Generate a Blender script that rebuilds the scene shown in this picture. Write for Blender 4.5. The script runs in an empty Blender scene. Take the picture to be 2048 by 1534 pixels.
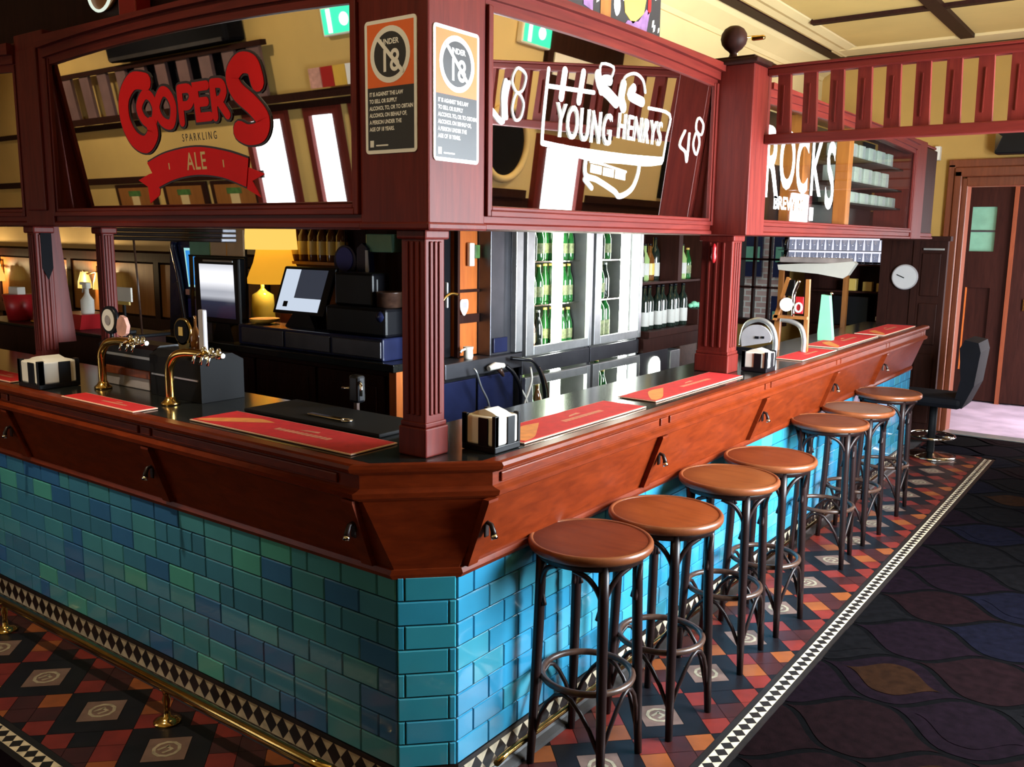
import bpy, bmesh, math, random
from mathutils import Vector, Matrix
random.seed(7)
C = bpy.context.scene.collection
PI = math.pi
sc = bpy.context.scene
# ---------------------------------------------------------------- camera
R = [(0.8036386, 0.59499105, 0.01227367), (0.10612811, -0.12299009, -0.98671691), (-0.5855782, 0.79426638, -0.16198486)]
cd = bpy.data.cameras.new('camera'); cam = bpy.data.objects.new('camera', cd); C.objects.link(cam)
cd.sensor_width = 36.0; cd.lens = 1794.503 / 2048 * 36.0; cd.clip_start = 0.02; cd.clip_end = 100
m = Matrix.Identity(4)
for i in range(3):
    m[i][0] = R[0][i]; m[i][1] = -R[1][i]; m[i][2] = -R[2][i]
m[0][3], m[1][3], m[2][3] = 1.59099, -1.777, 1.69675
cam.matrix_world = m; sc.camera = cam
# ---------------------------------------------------------------- world, exposure
w = bpy.data.worlds.new('World'); sc.world = w; w.use_nodes = True
w.node_tree.nodes['Background'].inputs[0].default_value = (0.80, 0.90, 1.0, 1)
w.node_tree.nodes['Background'].inputs[1].default_value = 1.4
sc.view_settings.view_transform = 'Standard'; sc.view_settings.look = 'None'
sc.view_settings.exposure = 0.0; sc.view_settings.gamma = 1.0; sc.view_settings.use_curve_mapping = False
WIN_MAIN, WIN_SIDE, WIN_BACK, VESTIBULE = 56.0, 6.0, 4.2, 22.0      # daylight through the panes

def area(name, loc, rot, sx, sy, energy, color):
    l = bpy.data.lights.new(name, 'AREA'); l.shape = 'RECTANGLE'; l.size = sx; l.size_y = sy
    l.energy = energy; l.color = color
    o = bpy.data.objects.new(name, l); C.objects.link(o); o.location = loc; o.rotation_euler = rot
    return o
# fill spots added to brighten the walls, left gantry and left floor, and the brass lamp behind the finial (their bodies are built further down)
FILL_SPOTS = [((-7.2, -1.7, 3.22), (-7.2, -2.9, 1.9), 75), ((-5.6, -1.7, 3.22), (-5.6, -2.9, 1.9), 75), ((-4.0, -1.7, 3.22), (-4.0, -2.9, 2.0), 50),
         ((1.1, 4.0, 3.22), (2.41, 4.0, 2.5), 60), ((1.1, 6.0, 3.22), (2.41, 6.2, 2.4), 60),
         ((-0.55, -1.75, 3.22), (-0.20, 0.05, 2.10), 62, 38), ((-1.45, -1.75, 3.22), (-1.15, 0.05, 2.10), 62, 42), ((-1.7, -1.0, 3.22), (-1.6, -0.35, 0.0), 190, 56)]
def spot(loc, aim, energy, color=(1.0, 0.84, 0.60), angle=105):
    l = bpy.data.lights.new('spot_bulb', 'SPOT'); l.energy = energy; l.color = color; l.spot_size = math.radians(angle); l.spot_blend = 0.8; l.shadow_soft_size = 0.06
    o = bpy.data.objects.new('spot_bulb', l); C.objects.link(o); o.location = loc
    o.rotation_euler = (Vector(aim)-Vector(loc)).to_track_quat('-Z', 'Y').to_euler(); return o
for a in FILL_SPOTS: spot(a[0], a[1], a[2], angle=a[3] if len(a) > 3 else 105)
spot((-0.02, 2.11, 2.53), (-1.3, 2.6, 3.2), 34, angle=150)
# ---------------------------------------------------------------- materials
def new_mat(name):
    mt = bpy.data.materials.new(name); mt.use_nodes = True
    return mt, mt.node_tree.nodes, mt.node_tree.links, mt.node_tree.nodes['Principled BSDF']
def plain(name, col, rough=0.5, metal=0.0, bump=0.0, bscale=60, var=0.0, vscale=8, coat=0.0, spec=0.5):
    mt, N, L, P = new_mat(name)
    P.inputs['Roughness'].default_value = rough; P.inputs['Metallic'].default_value = metal
    P.inputs['Coat Weight'].default_value = coat; P.inputs['Specular IOR Level'].default_value = spec
    tc = N.new('ShaderNodeTexCoord')
    no = N.new('ShaderNodeTexNoise'); no.inputs['Scale'].default_value = vscale; no.inputs['Detail'].default_value = 5
    L.new(tc.outputs['Object'], no.inputs['Vector'])
    rp = N.new('ShaderNodeValToRGB')
    d = 1 - var
    rp.color_ramp.elements[0].color = (col[0]*d, col[1]*d, col[2]*d, 1); rp.color_ramp.elements[0].position = 0.3
    rp.color_ramp.elements[1].color = (min(1, col[0]*(1+var)), min(1, col[1]*(1+var)), min(1, col[2]*(1+var)), 1); rp.color_ramp.elements[1].position = 0.7
    L.new(no.outputs['Fac'], rp.inputs['Fac']); L.new(rp.outputs['Color'], P.inputs['Base Color'])
    if bump:
        n2 = N.new('ShaderNodeTexNoise'); n2.inputs['Scale'].default_value = bscale; n2.inputs['Detail'].default_value = 3
        L.new(tc.outputs['Object'], n2.inputs['Vector'])
        b = N.new('ShaderNodeBump'); b.inputs['Strength'].default_value = bump; b.inputs['Distance'].default_value = 0.003
        L.new(n2.outputs['Fac'], b.inputs['Height']); L.new(b.outputs['Normal'], P.inputs['Normal'])
    return mt
def wood(name, c1, c2, rough=0.3, stretch=(1, 1, 12), scale=6, coat=0.3, spec=0.4):
    # stretch: the grain runs along the axis with the SMALL number
    mt, N, L, P = new_mat(name)
    P.inputs['Roughness'].default_value = rough; P.inputs['Coat Weight'].default_value = coat; P.inputs['Coat Roughness'].default_value = 0.15; P.inputs['Specular IOR Level'].default_value = spec
    tc = N.new('ShaderNodeTexCoord'); mp = N.new('ShaderNodeMapping'); mp.inputs['Scale'].default_value = stretch
    L.new(tc.outputs['Object'], mp.inputs['Vector'])
    no = N.new('ShaderNodeTexNoise'); no.inputs['Scale'].default_value = scale; no.inputs['Detail'].default_value = 8; no.inputs['Roughness'].default_value = 0.62
    no.inputs['Distortion'].default_value = 0.6
    L.new(mp.outputs['Vector'], no.inputs['Vector'])
    rp = N.new('ShaderNodeValToRGB'); rp.color_ramp.elements[0].position = 0.3; rp.color_ramp.elements[1].position = 0.72
    rp.color_ramp.elements[0].color = (*c1, 1); rp.color_ramp.elements[1].color = (*c2, 1)
    L.new(no.outputs['Fac'], rp.inputs['Fac']); L.new(rp.outputs['Color'], P.inputs['Base Color'])
    b = N.new('ShaderNodeBump'); b.inputs['Strength'].default_value = 0.08; b.inputs['Distance'].default_value = 0.002
    L.new(no.outputs['Fac'], b.inputs['Height']); L.new(b.outputs['Normal'], P.inputs['Normal'])
    return mt
def emit(name, col, strength):
    mt, N, L, P = new_mat(name)
    P.inputs['Base Color'].default_value = (0.02, 0.02, 0.02, 1)
    P.inputs['Emission Color'].default_value = (*col, 1); P.inputs['Emission Strength'].default_value = strength
    return mt
def glass(name, tint=(0.95, 1, 0.97), refl=0.06, rough=0.02):
    mt = bpy.data.materials.new(name); mt.use_nodes = True; N = mt.node_tree.nodes; L = mt.node_tree.links
    N.clear(); out = N.new('ShaderNodeOutputMaterial'); mx = N.new('ShaderNodeMixShader')
    t = N.new('ShaderNodeBsdfTransparent'); t.inputs[0].default_value = (*tint, 1)
    g = N.new('ShaderNodeBsdfGlossy'); g.inputs['Roughness'].default_value = rough
    fr = N.new('ShaderNodeLayerWeight'); fr.inputs[0].default_value = 0.5
    pw = N.new('ShaderNodeMath'); pw.operation = 'POWER'; pw.inputs[1].default_value = 5.0
    ad = N.new('ShaderNodeMath'); ad.operation = 'MULTIPLY_ADD'; ad.inputs[1].default_value = 0.7; ad.inputs[2].default_value = refl; ad.use_clamp = True
    L.new(fr.outputs['Facing'], pw.inputs[0]); L.new(pw.outputs[0], ad.inputs[0]); L.new(ad.outputs[0], mx.inputs[0])
    L.new(t.outputs[0], mx.inputs[1]); L.new(g.outputs[0], mx.inputs[2]); L.new(mx.outputs[0], out.inputs[0])
    return mt
M = {}
MH = ((0.088, 0.0085, 0.0070), (0.160, 0.0180, 0.0120))
M['mahog_v'] = wood('mahogany_upright', *MH, 0.45, (9, 9, 0.7), 5, 0.0, 0.18)
M['mahog_x'] = wood('mahogany_along_x', *MH, 0.45, (0.7, 9, 9), 5, 0.0, 0.18)
M['mahog_y'] = wood('mahogany_along_y', *MH, 0.45, (9, 0.7, 9), 5, 0.0, 0.18)
M['counter'] = wood('polished_counter_timber', (0.105, 0.0130, 0.0026), (0.190, 0.0255, 0.0046), 0.36, (2.5, 2.5, 9), 4, 0.0, 0.2)
M['seat'] = wood('stool_seat_timber', (0.115, 0.0195, 0.0040), (0.180, 0.0370, 0.0075), 0.42, (1.0, 8, 4), 5, 0.0, 0.25)
M['rim'] = wood('stool_rim_timber', (0.14, 0.036, 0.012), (0.21, 0.060, 0.020), 0.32, (3, 3, 3), 6, 0.1)
M['leg'] = wood('dark_bentwood', (0.009, 0.0045, 0.0045), (0.022, 0.0085, 0.0075), 0.38, (9, 9, 0.8), 6, 0.0, 0.3)
M['ring'] = wood('worn_bentwood_ring', (0.030, 0.013, 0.009), (0.085, 0.042, 0.027), 0.36, (3, 3, 3), 8, 0.1)
M['darkwood'] = wood('dark_stained_timber', (0.020, 0.0070, 0.0055), (0.036, 0.0115, 0.0085), 0.5, (7, 7, 0.7), 5, 0.0, 0.08)
M['panelwood'] = wood('orange_brown_panel', (0.24, 0.085, 0.020), (0.36, 0.135, 0.032), 0.4, (7, 7, 0.7), 4, 0.2)
M['doorframe'] = wood('door_frame_timber', (0.145, 0.034, 0.013), (0.23, 0.058, 0.021), 0.42, (9, 9, 0.7), 5, 0.0)
M['orange'] = wood('orange_cabinet_timber', (0.42, 0.10, 0.02), (0.58, 0.16, 0.03), 0.4, (7, 7, 0.7), 4, 0.2)
M['cream'] = plain('cream_paint', (0.72, 0.54, 0.26), 0.7, var=0.06, vscale=2)
M['gold'] = plain('gold_cream_paint', (0.64, 0.43, 0.14), 0.6, var=0.08, vscale=2)
M['ochre'] = plain('ochre_paint', (0.50, 0.29, 0.07), 0.7, var=0.08, vscale=2)
M['black'] = plain('black_plastic', (0.004, 0.004, 0.006), 0.35, var=0.2, spec=0.25)
M['matblack'] = plain('matt_black', (0.005, 0.005, 0.006), 0.65, var=0.2, spec=0.15)
M['navy'] = plain('navy_gloss', (0.012, 0.016, 0.055), 0.25, var=0.2)
M['blue'] = plain('blue_plastic', (0.012, 0.03, 0.25), 0.3)
M['granite'] = plain('dark_worktop', (0.012, 0.013, 0.012), 0.16, var=0.4, vscale=120, spec=0.6)
M['steel'] = plain('brushed_steel', (0.46, 0.47, 0.48), 0.34, 0.75, var=0.1, vscale=20)
M['darksteel'] = plain('dark_steel', (0.10, 0.10, 0.115), 0.35, 0.8, var=0.15, vscale=8)
M['chrome'] = plain('chrome', (0.75, 0.73, 0.68), 0.1, 1.0)
M['brass'] = plain('brass', (0.62, 0.38, 0.11), 0.18, 1.0, var=0.1, vscale=15)
M['brassrail'] = plain('old_brass', (0.50, 0.32, 0.10), 0.16, 1.0, var=0.15, vscale=15)
M['white'] = plain('white_paper', (0.78, 0.74, 0.66), 0.7, var=0.04)
M['whitesign'] = plain('white_sign_print', (0.94, 0.91, 0.86), 0.5, var=0.02)
M['whitevinyl'] = plain('white_vinyl_lettering', (0.85, 0.84, 0.82), 0.6)
M['signorange'] = plain('orange_sign_print', (0.90, 0.150, 0.018), 0.5, var=0.03)
M['signblack'] = plain('black_sign_print', (0.020, 0.018, 0.022), 0.45, var=0.1)
M['red'] = plain('red_lettering', (0.75, 0.009, 0.011), 0.5, var=0.05, spec=0.12)
M['redout'] = plain('dark_lettering_outline', (0.018, 0.006, 0.006), 0.5)
M['alecream'] = plain('cream_lettering', (0.75, 0.50, 0.20), 0.5)
M['matred'] = plain('red_bar_mat_cloth', (0.56, 0.009, 0.012), 0.75, bump=0.15, bscale=500, var=0.12, vscale=30)
M['matedge'] = plain('pale_mat_edging', (0.85, 0.52, 0.38), 0.7, var=0.1)
M['matgold'] = plain('orange_mat_print', (0.70, 0.24, 0.05), 0.7, var=0.15, vscale=25)
M['matprint'] = plain('faded_mat_print', (0.60, 0.22, 0.12), 0.7, var=0.2, vscale=60)
M['grout'] = plain('dark_grout', (0.010, 0.012, 0.015), 0.8, var=0.2)
M['ftblack'] = plain('black_floor_tile', (0.007, 0.0055, 0.0075), 0.4, var=0.3, vscale=12, spec=0.3)
M['ftred'] = plain('red_floor_tile', (0.150, 0.015, 0.010), 0.4, var=0.25, vscale=10)
M['ftorange'] = plain('orange_floor_tile', (0.225, 0.058, 0.013), 0.4, var=0.25, vscale=10)
M['ftdark'] = plain('maroon_floor_tile', (0.038, 0.007, 0.007), 0.4, var=0.25, vscale=10)
M['ftinset'] = plain('buff_inset_tile', (0.150, 0.088, 0.068), 0.4, var=0.2, vscale=20)
M['ftemb'] = plain('pale_tile_emblem', (0.30, 0.25, 0.17), 0.4, var=0.3, vscale=40)
M['ivory'] = plain('ivory_mosaic', (0.58, 0.49, 0.35), 0.4, var=0.25, vscale=30)
M['mosaicblack'] = plain('black_mosaic', (0.012, 0.009, 0.008), 0.35, var=0.3, vscale=30)
def carpet(name, col): return plain(name, col, 0.95, bump=0.4, bscale=700, var=0.35, vscale=25, spec=0.03)
M['cp0'] = carpet('carpet_ground', (0.0012, 0.0011, 0.0014))
M['cp1'] = carpet('carpet_plum', (0.0042, 0.0018, 0.0036))
M['cp2'] = carpet('carpet_maroon', (0.0052, 0.0018, 0.0024))
M['cp3'] = carpet('carpet_navy', (0.0026, 0.0025, 0.0060))
M['cp4'] = carpet('carpet_brown', (0.013, 0.0050, 0.0022))
M['cp5'] = carpet('carpet_charcoal', (0.0028, 0.0025, 0.0030))
M['mirror'] = plain('mirror_silver', (0.90, 0.88, 0.85), 0.015, 1.0)
M['glass'] = glass('clear_glass', (0.93, 0.98, 0.95), 0.03)
M['fglass'] = glass('fridge_door_glass', (0.86, 0.95, 0.88), 0.02)
M['tumbler'] = glass('drinking_glass_clear', (0.86, 0.88, 0.92), 0.18)
M['daylight'] = emit('daylit_pane_main', (0.82, 0.93, 1.0), WIN_MAIN)
M['daylight2'] = emit('daylit_pane_side', (0.88, 0.95, 1.0), WIN_SIDE)
M['daylight3'] = emit('daylit_pane_back', (0.92, 0.96, 1.0), WIN_BACK)
M['daylight4'] = emit('daylit_pane_vestibule', (1.0, 0.93, 0.98), VESTIBULE)
M['daylight5'] = emit('daylit_pane_glass_shelf', (0.86, 0.86, 1.0), 1.1)
M['tube'] = emit('fridge_tube', (0.92, 1.0, 0.84), 32.0)
M['exit'] = emit('exit_sign_green', (0.02, 0.62, 0.30), 2.2)
M['exitw'] = emit('exit_sign_white', (0.85, 1.0, 0.9), 3.0)
M['amber'] = emit('amber_lit_panel', (0.95, 0.60, 0.12), 1.1)
M['screen'] = emit('lit_screen_pale', (0.70, 0.80, 0.95), 0.85)
M['screend'] = emit('lit_screen_dark', (0.05, 0.06, 0.09), 0.6)
M['bluescr'] = emit('lit_panel_blue', (0.03, 0.28, 0.75), 1.0)
M['cyanscr'] = emit('lit_panel_cyan', (0.45, 0.90, 0.88), 0.8)
M['neon'] = emit('neon_ring_white', (0.85, 0.95, 0.80), 0.9)
M['btgreen'] = plain('green_bottle_glass', (0.012, 0.085, 0.018), 0.08, var=0.3, spec=0.7)
M['btdark'] = plain('dark_bottle_glass', (0.010, 0.016, 0.012), 0.08, spec=0.7)
M['btbrown'] = plain('brown_bottle_glass', (0.12, 0.042, 0.010), 0.08, spec=0.7)
M['btclear'] = plain('pale_bottle_glass', (0.26, 0.36, 0.14), 0.1, spec=0.7)
M['label'] = plain('bottle_label_paper', (0.40, 0.39, 0.36), 0.6, var=0.1)
M['beerlabel'] = plain('beer_label_paper', (0.15, 0.17, 0.07), 0.6, var=0.5, vscale=60)
M['lblgold'] = plain('gold_foil_label', (0.60, 0.42, 0.10), 0.4)
M['frieze'] = plain('faded_plum_slats', (0.16, 0.09, 0.09), 0.5, var=0.15)
M['mint'] = plain('mint_plastic', (0.19, 0.50, 0.32), 0.45, var=0.05, spec=0.3)
M['purple'] = plain('purple_print', (0.22, 0.10, 0.24), 0.6, var=0.3, vscale=30)
M['yellow'] = plain('yellow_print', (0.70, 0.42, 0.06), 0.6, var=0.1)
M['pink'] = plain('pink_badge', (0.62, 0.32, 0.26), 0.5, var=0.2, vscale=30)
M['grey'] = plain('grey_badge', (0.36, 0.33, 0.35), 0.45, var=0.1)
M['redplastic'] = plain('red_plastic', (0.40, 0.012, 0.016), 0.35)
M['greenpane'] = plain('green_glass_pane', (0.16, 0.36, 0.26), 0.12, var=0.15, vscale=6)
M['beigepane'] = plain('beige_pane', (0.62, 0.42, 0.26), 0.3, var=0.05)
M['floorpale'] = plain('lobby_pale_floor', (0.42, 0.34, 0.44), 0.5, var=0.25, vscale=3)
M['leather'] = plain('black_upholstery', (0.004, 0.004, 0.006), 0.7, var=0.2, spec=0.1)
M['clock'] = plain('pale_grey_dial', (0.55, 0.54, 0.55), 0.5, var=0.03)
M['leaf'] = plain('green_leaf', (0.06, 0.16, 0.04), 0.5, var=0.4, vscale=20)
M['rockwall'] = plain('stone_blocks', (0.40, 0.33, 0.31), 0.9, bump=0.6, bscale=15, var=0.4, vscale=6)

def lampshade_mat():
    mt, N, L, P = new_mat('lit_lampshade_cloth')
    P.inputs['Base Color'].default_value = (0.80, 0.42, 0.05, 1); P.inputs['Roughness'].default_value = 0.8
    P.inputs['Emission Color'].default_value = (1.0, 0.45, 0.03, 1); P.inputs['Emission Strength'].default_value = 0.75
    return mt
M['shade'] = lampshade_mat()
def tile_mat():
    mt, N, L, P = new_mat('glazed_blue_tile')
    a = N.new('ShaderNodeVertexColor'); a.layer_name = 'tone'
    tc = N.new('ShaderNodeTexCoord'); no = N.new('ShaderNodeTexNoise'); no.inputs['Scale'].default_value = 9; no.inputs['Detail'].default_value = 4
    L.new(tc.outputs['Object'], no.inputs['Vector'])
    mx = N.new('ShaderNodeMix'); mx.data_type = 'RGBA'; mx.blend_type = 'MULTIPLY'; mx.inputs[0].default_value = 0.2
    L.new(a.outputs['Color'], mx.inputs[6]); L.new(no.outputs['Fac'], mx.inputs[7])
    L.new(mx.outputs[2], P.inputs['Base Color']); P.inputs['Roughness'].default_value = 0.12
    P.inputs['Coat Weight'].default_value = 0.3
    return mt
M['tile'] = tile_mat()
def brick_mat():
    mt, N, L, P = new_mat('outside_brickwork')
    tc = N.new('ShaderNodeTexCoord'); mp = N.new('ShaderNodeMapping'); mp.inputs['Rotation'].default_value = (PI/2, 0, 0)
    L.new(tc.outputs['Object'], mp.inputs['Vector'])
    b = N.new('ShaderNodeTexBrick'); b.inputs['Color1'].default_value = (0.55, 0.36, 0.34, 1); b.inputs['Color2'].default_value = (0.36, 0.20, 0.19, 1)
    b.inputs['Mortar'].default_value = (0.62, 0.56, 0.54, 1); b.inputs['Scale'].default_value = 3.2; b.inputs['Mortar Size'].default_value = 0.03
    L.new(mp.outputs['Vector'], b.inputs['Vector']); L.new(b.outputs['Color'], P.inputs['Base Color']); P.inputs['Roughness'].default_value = 0.9
    return mt
M['brick'] = brick_mat()

# ---------------------------------------------------------------- mesh building
class B:
    def __init__(s, xf=None): s.bm = bmesh.new(); s.xf = xf; s.mi = 0; s.cur = 0; s.mats = []
    def use(s, *keys):                      # set the current material
        k = keys[0]
        if k not in s.mats: s.mats.append(k)
        s.cur = s.mats.index(k); return s
    def v(s, p):
        if s.xf: p = s.xf(p)
        return s.bm.verts.new(p)
    def face(s, pts):
        try:
            f = s.bm.faces.new([s.v(p) for p in pts]); f.material_index = s.cur; return f
        except ValueError: return None
    def facev(s, vs):
        try:
            f = s.bm.faces.new(vs); f.material_index = s.cur; return f
        except ValueError: return None
    def box(s, x0, x1, y0, y1, z0, z1, bev=0.0):
        if x0 > x1: x0, x1 = x1, x0
        if y0 > y1: y0, y1 = y1, y0
        if z0 > z1: z0, z1 = z1, z0
        vs = [s.v((x, y, z)) for z in (z0, z1) for x, y in ((x0, y0), (x1, y0), (x1, y1), (x0, y1))]
        fs = []
        for q in ((3, 2, 1, 0), (4, 5, 6, 7), (0, 1, 5, 4), (1, 2, 6, 5), (2, 3, 7, 6), (3, 0, 4, 7)):
            fs.append(s.facev([vs[i] for i in q]))
        if bev > 0:
            es = list({e for f in fs for e in f.edges})
            r = bmesh.ops.bevel(s.bm, geom=es, offset=min(bev, 0.45*min(x1-x0, y1-y0, z1-z0)), segments=2, profile=0.5, affect='EDGES')
            for f in r['faces']: f.material_index = s.cur
        return s
    def prism(s, pts, axis, a0, a1):        # 2-D outline extruded along an axis
        def p3(u, v, a): return {'x': (a, u, v), 'y': (u, a, v), 'z': (u, v, a)}[axis]
        A = [s.v(p3(u, v, a0)) for u, v in pts]; D = [s.v(p3(u, v, a1)) for u, v in pts]
        n = len(pts)
        s.facev(A[::-1]); s.facev(D)
        for i in range(n): s.facev([A[i], A[(i+1) % n], D[(i+1) % n], D[i]])
        return s
    def lathe(s, prof, c=(0, 0, 0), n=24, axis='z', cap=True):
        rings = []
        for r, h in prof:
            ring = []
            for k in range(n):
                a = 2*PI*k/n; u, v = r*math.cos(a), r*math.sin(a)
                p = {'z': (c[0]+u, c[1]+v, c[2]+h), 'x': (c[0]+h, c[1]+u, c[2]+v), 'y': (c[0]+u, c[1]+h, c[2]+v)}[axis]
                ring.append(s.v(p))
            rings.append(ring)
        for i in range(len(rings)-1):
            for k in range(n):
                f = s.facev([rings[i][k], rings[i][(k+1) % n], rings[i+1][(k+1) % n], rings[i+1][k]])
                if f: f.smooth = True
        if cap:
            s.facev(rings[0][::-1]); s.facev(rings[-1])
        return s
    def tube(s, pts, r, n=8, closed=False, smooth=True):
        P = [Vector(p) for p in pts]; N = len(P)
        rad = r if isinstance(r, (list, tuple)) else [r]*N
        rings = []; prev = None
        for i in range(N):
            if closed: t = P[(i+1) % N] - P[(i-1) % N]
            else: t = P[min(i+1, N-1)] - P[max(i-1, 0)]
            t.normalize()
            if prev is None:
                a = Vector((0, 0, 1)) if abs(t.z) < 0.9 else Vector((1, 0, 0)); u = t.cross(a).normalized()
            else:
                u = prev - t*prev.dot(t)
                u = u.normalized() if u.length > 1e-6 else t.orthogonal().normalized()
            prev = u; w_ = t.cross(u)
            rings.append([s.v(tuple(P[i] + rad[i]*(math.cos(2*PI*k/n)*u + math.sin(2*PI*k/n)*w_))) for k in range(n)])
        rng = range(N) if closed else range(N-1)
        for i in rng:
            A, D = rings[i], rings[(i+1) % N]
            for k in range(n):
                f = s.facev([A[k], A[(k+1) % n], D[(k+1) % n], D[k]])
                if f: f.smooth = smooth
        if not closed:
            s.facev(rings[0][::-1]); s.facev(rings[-1])
        return s
    def sphere(s, c, r, n=16, mrows=10, sz=1.0):
        prof = [(max(1e-4, r*math.sin(PI*i/mrows)), -r*sz*math.cos(PI*i/mrows)) for i in range(mrows+1)]
        return s.lathe(prof, c, n)
    def ribbon(s, pts, wd, d0, d1):         # thick flat stroke in (u, v), depth d0..d1, round ends, one clean strip
        P = [Vector(p) for p in pts]; Q = [P[0]]
        for p in P[1:]:
            if (p-Q[-1]).length > 1e-5: Q.append(p)
        closed = len(Q) > 3 and (Q[0]-Q[-1]).length < 1e-4
        if closed: Q.pop()
        n = len(Q); h = wd/2; Lf, Rt = [], []
        for i in range(n):
            a = Q[i-1] if (i > 0 or closed) else None; c = Q[(i+1) % n] if (i < n-1 or closed) else None
            t0 = (Q[i]-a).normalized() if a is not None else None; t1 = (c-Q[i]).normalized() if c is not None else None
            t = (t0+t1) if (t0 is not None and t1 is not None) else (t0 if t1 is None else t1)
            if t.length < 1e-5: t = t1
            t = t.normalized(); nr = Vector((-t.y, t.x)); k = 1.0
            if t0 is not None and t1 is not None: k = min(1.5, 1.0/max(0.5, t.dot(t1)))
            Lf.append(Q[i]+nr*h*k); Rt.append(Q[i]-nr*h*k)
        if not closed:
            out = list(Rt)
            def cap(c, t):
                a0 = math.atan2(-t.x, t.y) if False else math.atan2(-t.y, -t.x)
                return [(c.x+h*math.cos(a), c.y+h*math.sin(a)) for a in []]
            t = (Q[-1]-Q[-2]).normalized(); b0 = math.atan2(t.y, t.x)
            e = [Vector((Q[-1].x+h*math.cos(b0-PI/2+PI*k/6), Q[-1].y+h*math.sin(b0-PI/2+PI*k/6))) for k in range(1, 6)]
            t = (Q[0]-Q[1]).normalized(); b1 = math.atan2(t.y, t.x)
            f = [Vector((Q[0].x+h*math.cos(b1-PI/2+PI*k/6), Q[0].y+h*math.sin(b1-PI/2+PI*k/6))) for k in range(1, 6)]
            ring = Rt + e + Lf[::-1] + f
        F = lambda p, d: s.v((p.x, p.y, d))
        Lv = [F(p, d1) for p in Lf]; Rv = [F(p, d1) for p in Rt]
        for i in range(n if closed else n-1):
            j = (i+1) % n; s.facev([Rv[i], Rv[j], Lv[j], Lv[i]])
        if closed:
            for V, P2 in ((Lv, Lf), (Rv, Rt)):
                W = [F(p, d0) for p in P2]
                for i in range(n): j = (i+1) % n; s.facev([V[i], V[j], W[j], W[i]])
        else:
            ev = [F(p, d1) for p in e]; fv = [F(p, d1) for p in f]
            s.facev([Rv[-1]] + ev + [Lv[-1]]); s.facev([Lv[0]] + fv + [Rv[0]])
            top = Rv + ev + Lv[::-1] + fv; bot = [F(p, d0) for p in ring]; m_ = len(top)
            for i in range(m_): j = (i+1) % m_; s.facev([top[i], top[j], bot[j], bot[i]])
        return s
    def solid2(s, pts, d0, d1):             # polygon (u, v) from depth d0 to d1
        A = [s.v((u, v, d0)) for u, v in pts]; D = [s.v((u, v, d1)) for u, v in pts]
        n = len(pts); s.facev(D); s.facev(A[::-1])
        for i in range(n): s.facev([A[i], A[(i+1) % n], D[(i+1) % n], D[i]])
        return s
    def text(s, body, size, u, v, d0, d1, align='CENTER', sx=1.0, sy=1.0, bold=0.0, space=1.0):
        cu = bpy.data.curves.new('t', 'FONT'); cu.body = body; cu.size = size; cu.align_x = align; cu.align_y = 'BOTTOM_BASELINE'
        cu.extrude = 0.0; cu.offset = bold; cu.space_character = space; cu.resolution_u = 4
        o = bpy.data.objects.new('t', cu); C.objects.link(o)
        bpy.context.view_layer.update()
        me = bpy.data.meshes.new_from_object(o.evaluated_get(bpy.context.evaluated_depsgraph_get()))
        vs = [s.v((u + p.co.x*sx, v + p.co.y*sy, d1)) for p in me.vertices]
        for p in me.polygons: s.facev([vs[i] for i in p.vertices])
        bpy.data.objects.remove(o); bpy.data.curves.remove(cu); bpy.data.meshes.remove(me)
        return s
    def out(s, name, parent=None, mats=None, smooth=False, org=None):
        bmesh.ops.recalc_face_normals(s.bm, faces=s.bm.faces)
        if org is None and parent is not None: org = ORG.get(parent.name)
        if org:
            for v in s.bm.verts: v.co -= Vector(org)
        me = bpy.data.meshes.new(name); s.bm.to_mesh(me); s.bm.free()
        for k in (mats or s.mats): me.materials.append(M[k])
        if smooth:
            for p in me.polygons: p.use_smooth = True
        o = bpy.data.objects.new(name, me); C.objects.link(o)
        if parent is not None: o.parent = parent
        return o
ORG = {}
def tag(o, label=None, cat=None, group=None, kind=None):
    if label: o['label'] = label
    if cat: o['category'] = cat
    if group: o['group'] = group
    if kind: o['kind'] = kind
    return o
def thing(name, label, cat, loc=(0, 0, 0), group=None, world=True):
    # an Empty at the thing's base; with world=True its parts are built in world coordinates
    o = bpy.data.objects.new(name, None); C.objects.link(o); o.location = loc; o.empty_display_size = 0.1
    tag(o, label, cat, group)
    if world: ORG[o.name] = tuple(loc)
    return o
def sub(parent_part, o):                    # make o a sub-part of parent_part (both built with the thing's origin)
    o.parent = parent_part; return o
def struct(name, b, cat='structure', label=None, mats=None):
    o = b.out(name, None, mats); tag(o, label, None, None, 'structure'); return o
def copy_thing(r, loc, rotz=0, label=None, scale=None):
    n = r.copy(); C.objects.link(n); n.location = loc; n.rotation_euler = (0, 0, rotz)
    if scale: n.scale = scale
    if label: n['label'] = label
    for ch in list(r.children):
        c = ch.copy(); C.objects.link(c); c.parent = n
        for g in ch.children:
            d = g.copy(); C.objects.link(d); d.parent = c
    return n
def catmull(pts, k=6, closed=False):
    n = len(pts); out = []
    for i in range(n if closed else n-1):
        if closed: p0, p1, p2, p3 = pts[i-1], pts[i], pts[(i+1) % n], pts[(i+2) % n]
        else: p0, p1, p2, p3 = pts[max(0, i-1)], pts[i], pts[i+1], pts[min(n-1, i+2)]
        for j in range(k):
            t = j/k
            out.append(tuple(0.5*((2*b) + (-a+c)*t + (2*a-5*b+4*c-d)*t*t + (-a+3*b-3*c+d)*t**3) for a, b, c, d in zip(p0, p1, p2, p3)))
    if not closed: out.append(pts[-1])
    return out
def onL(y0): return lambda p: (p[0], y0 - p[2], p[1])       # (u,v,depth) on a face looking towards -y
def onR(x0): return lambda p: (x0 + p[2], p[0], p[1])       # (u,v,depth) on a face looking towards +x
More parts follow.
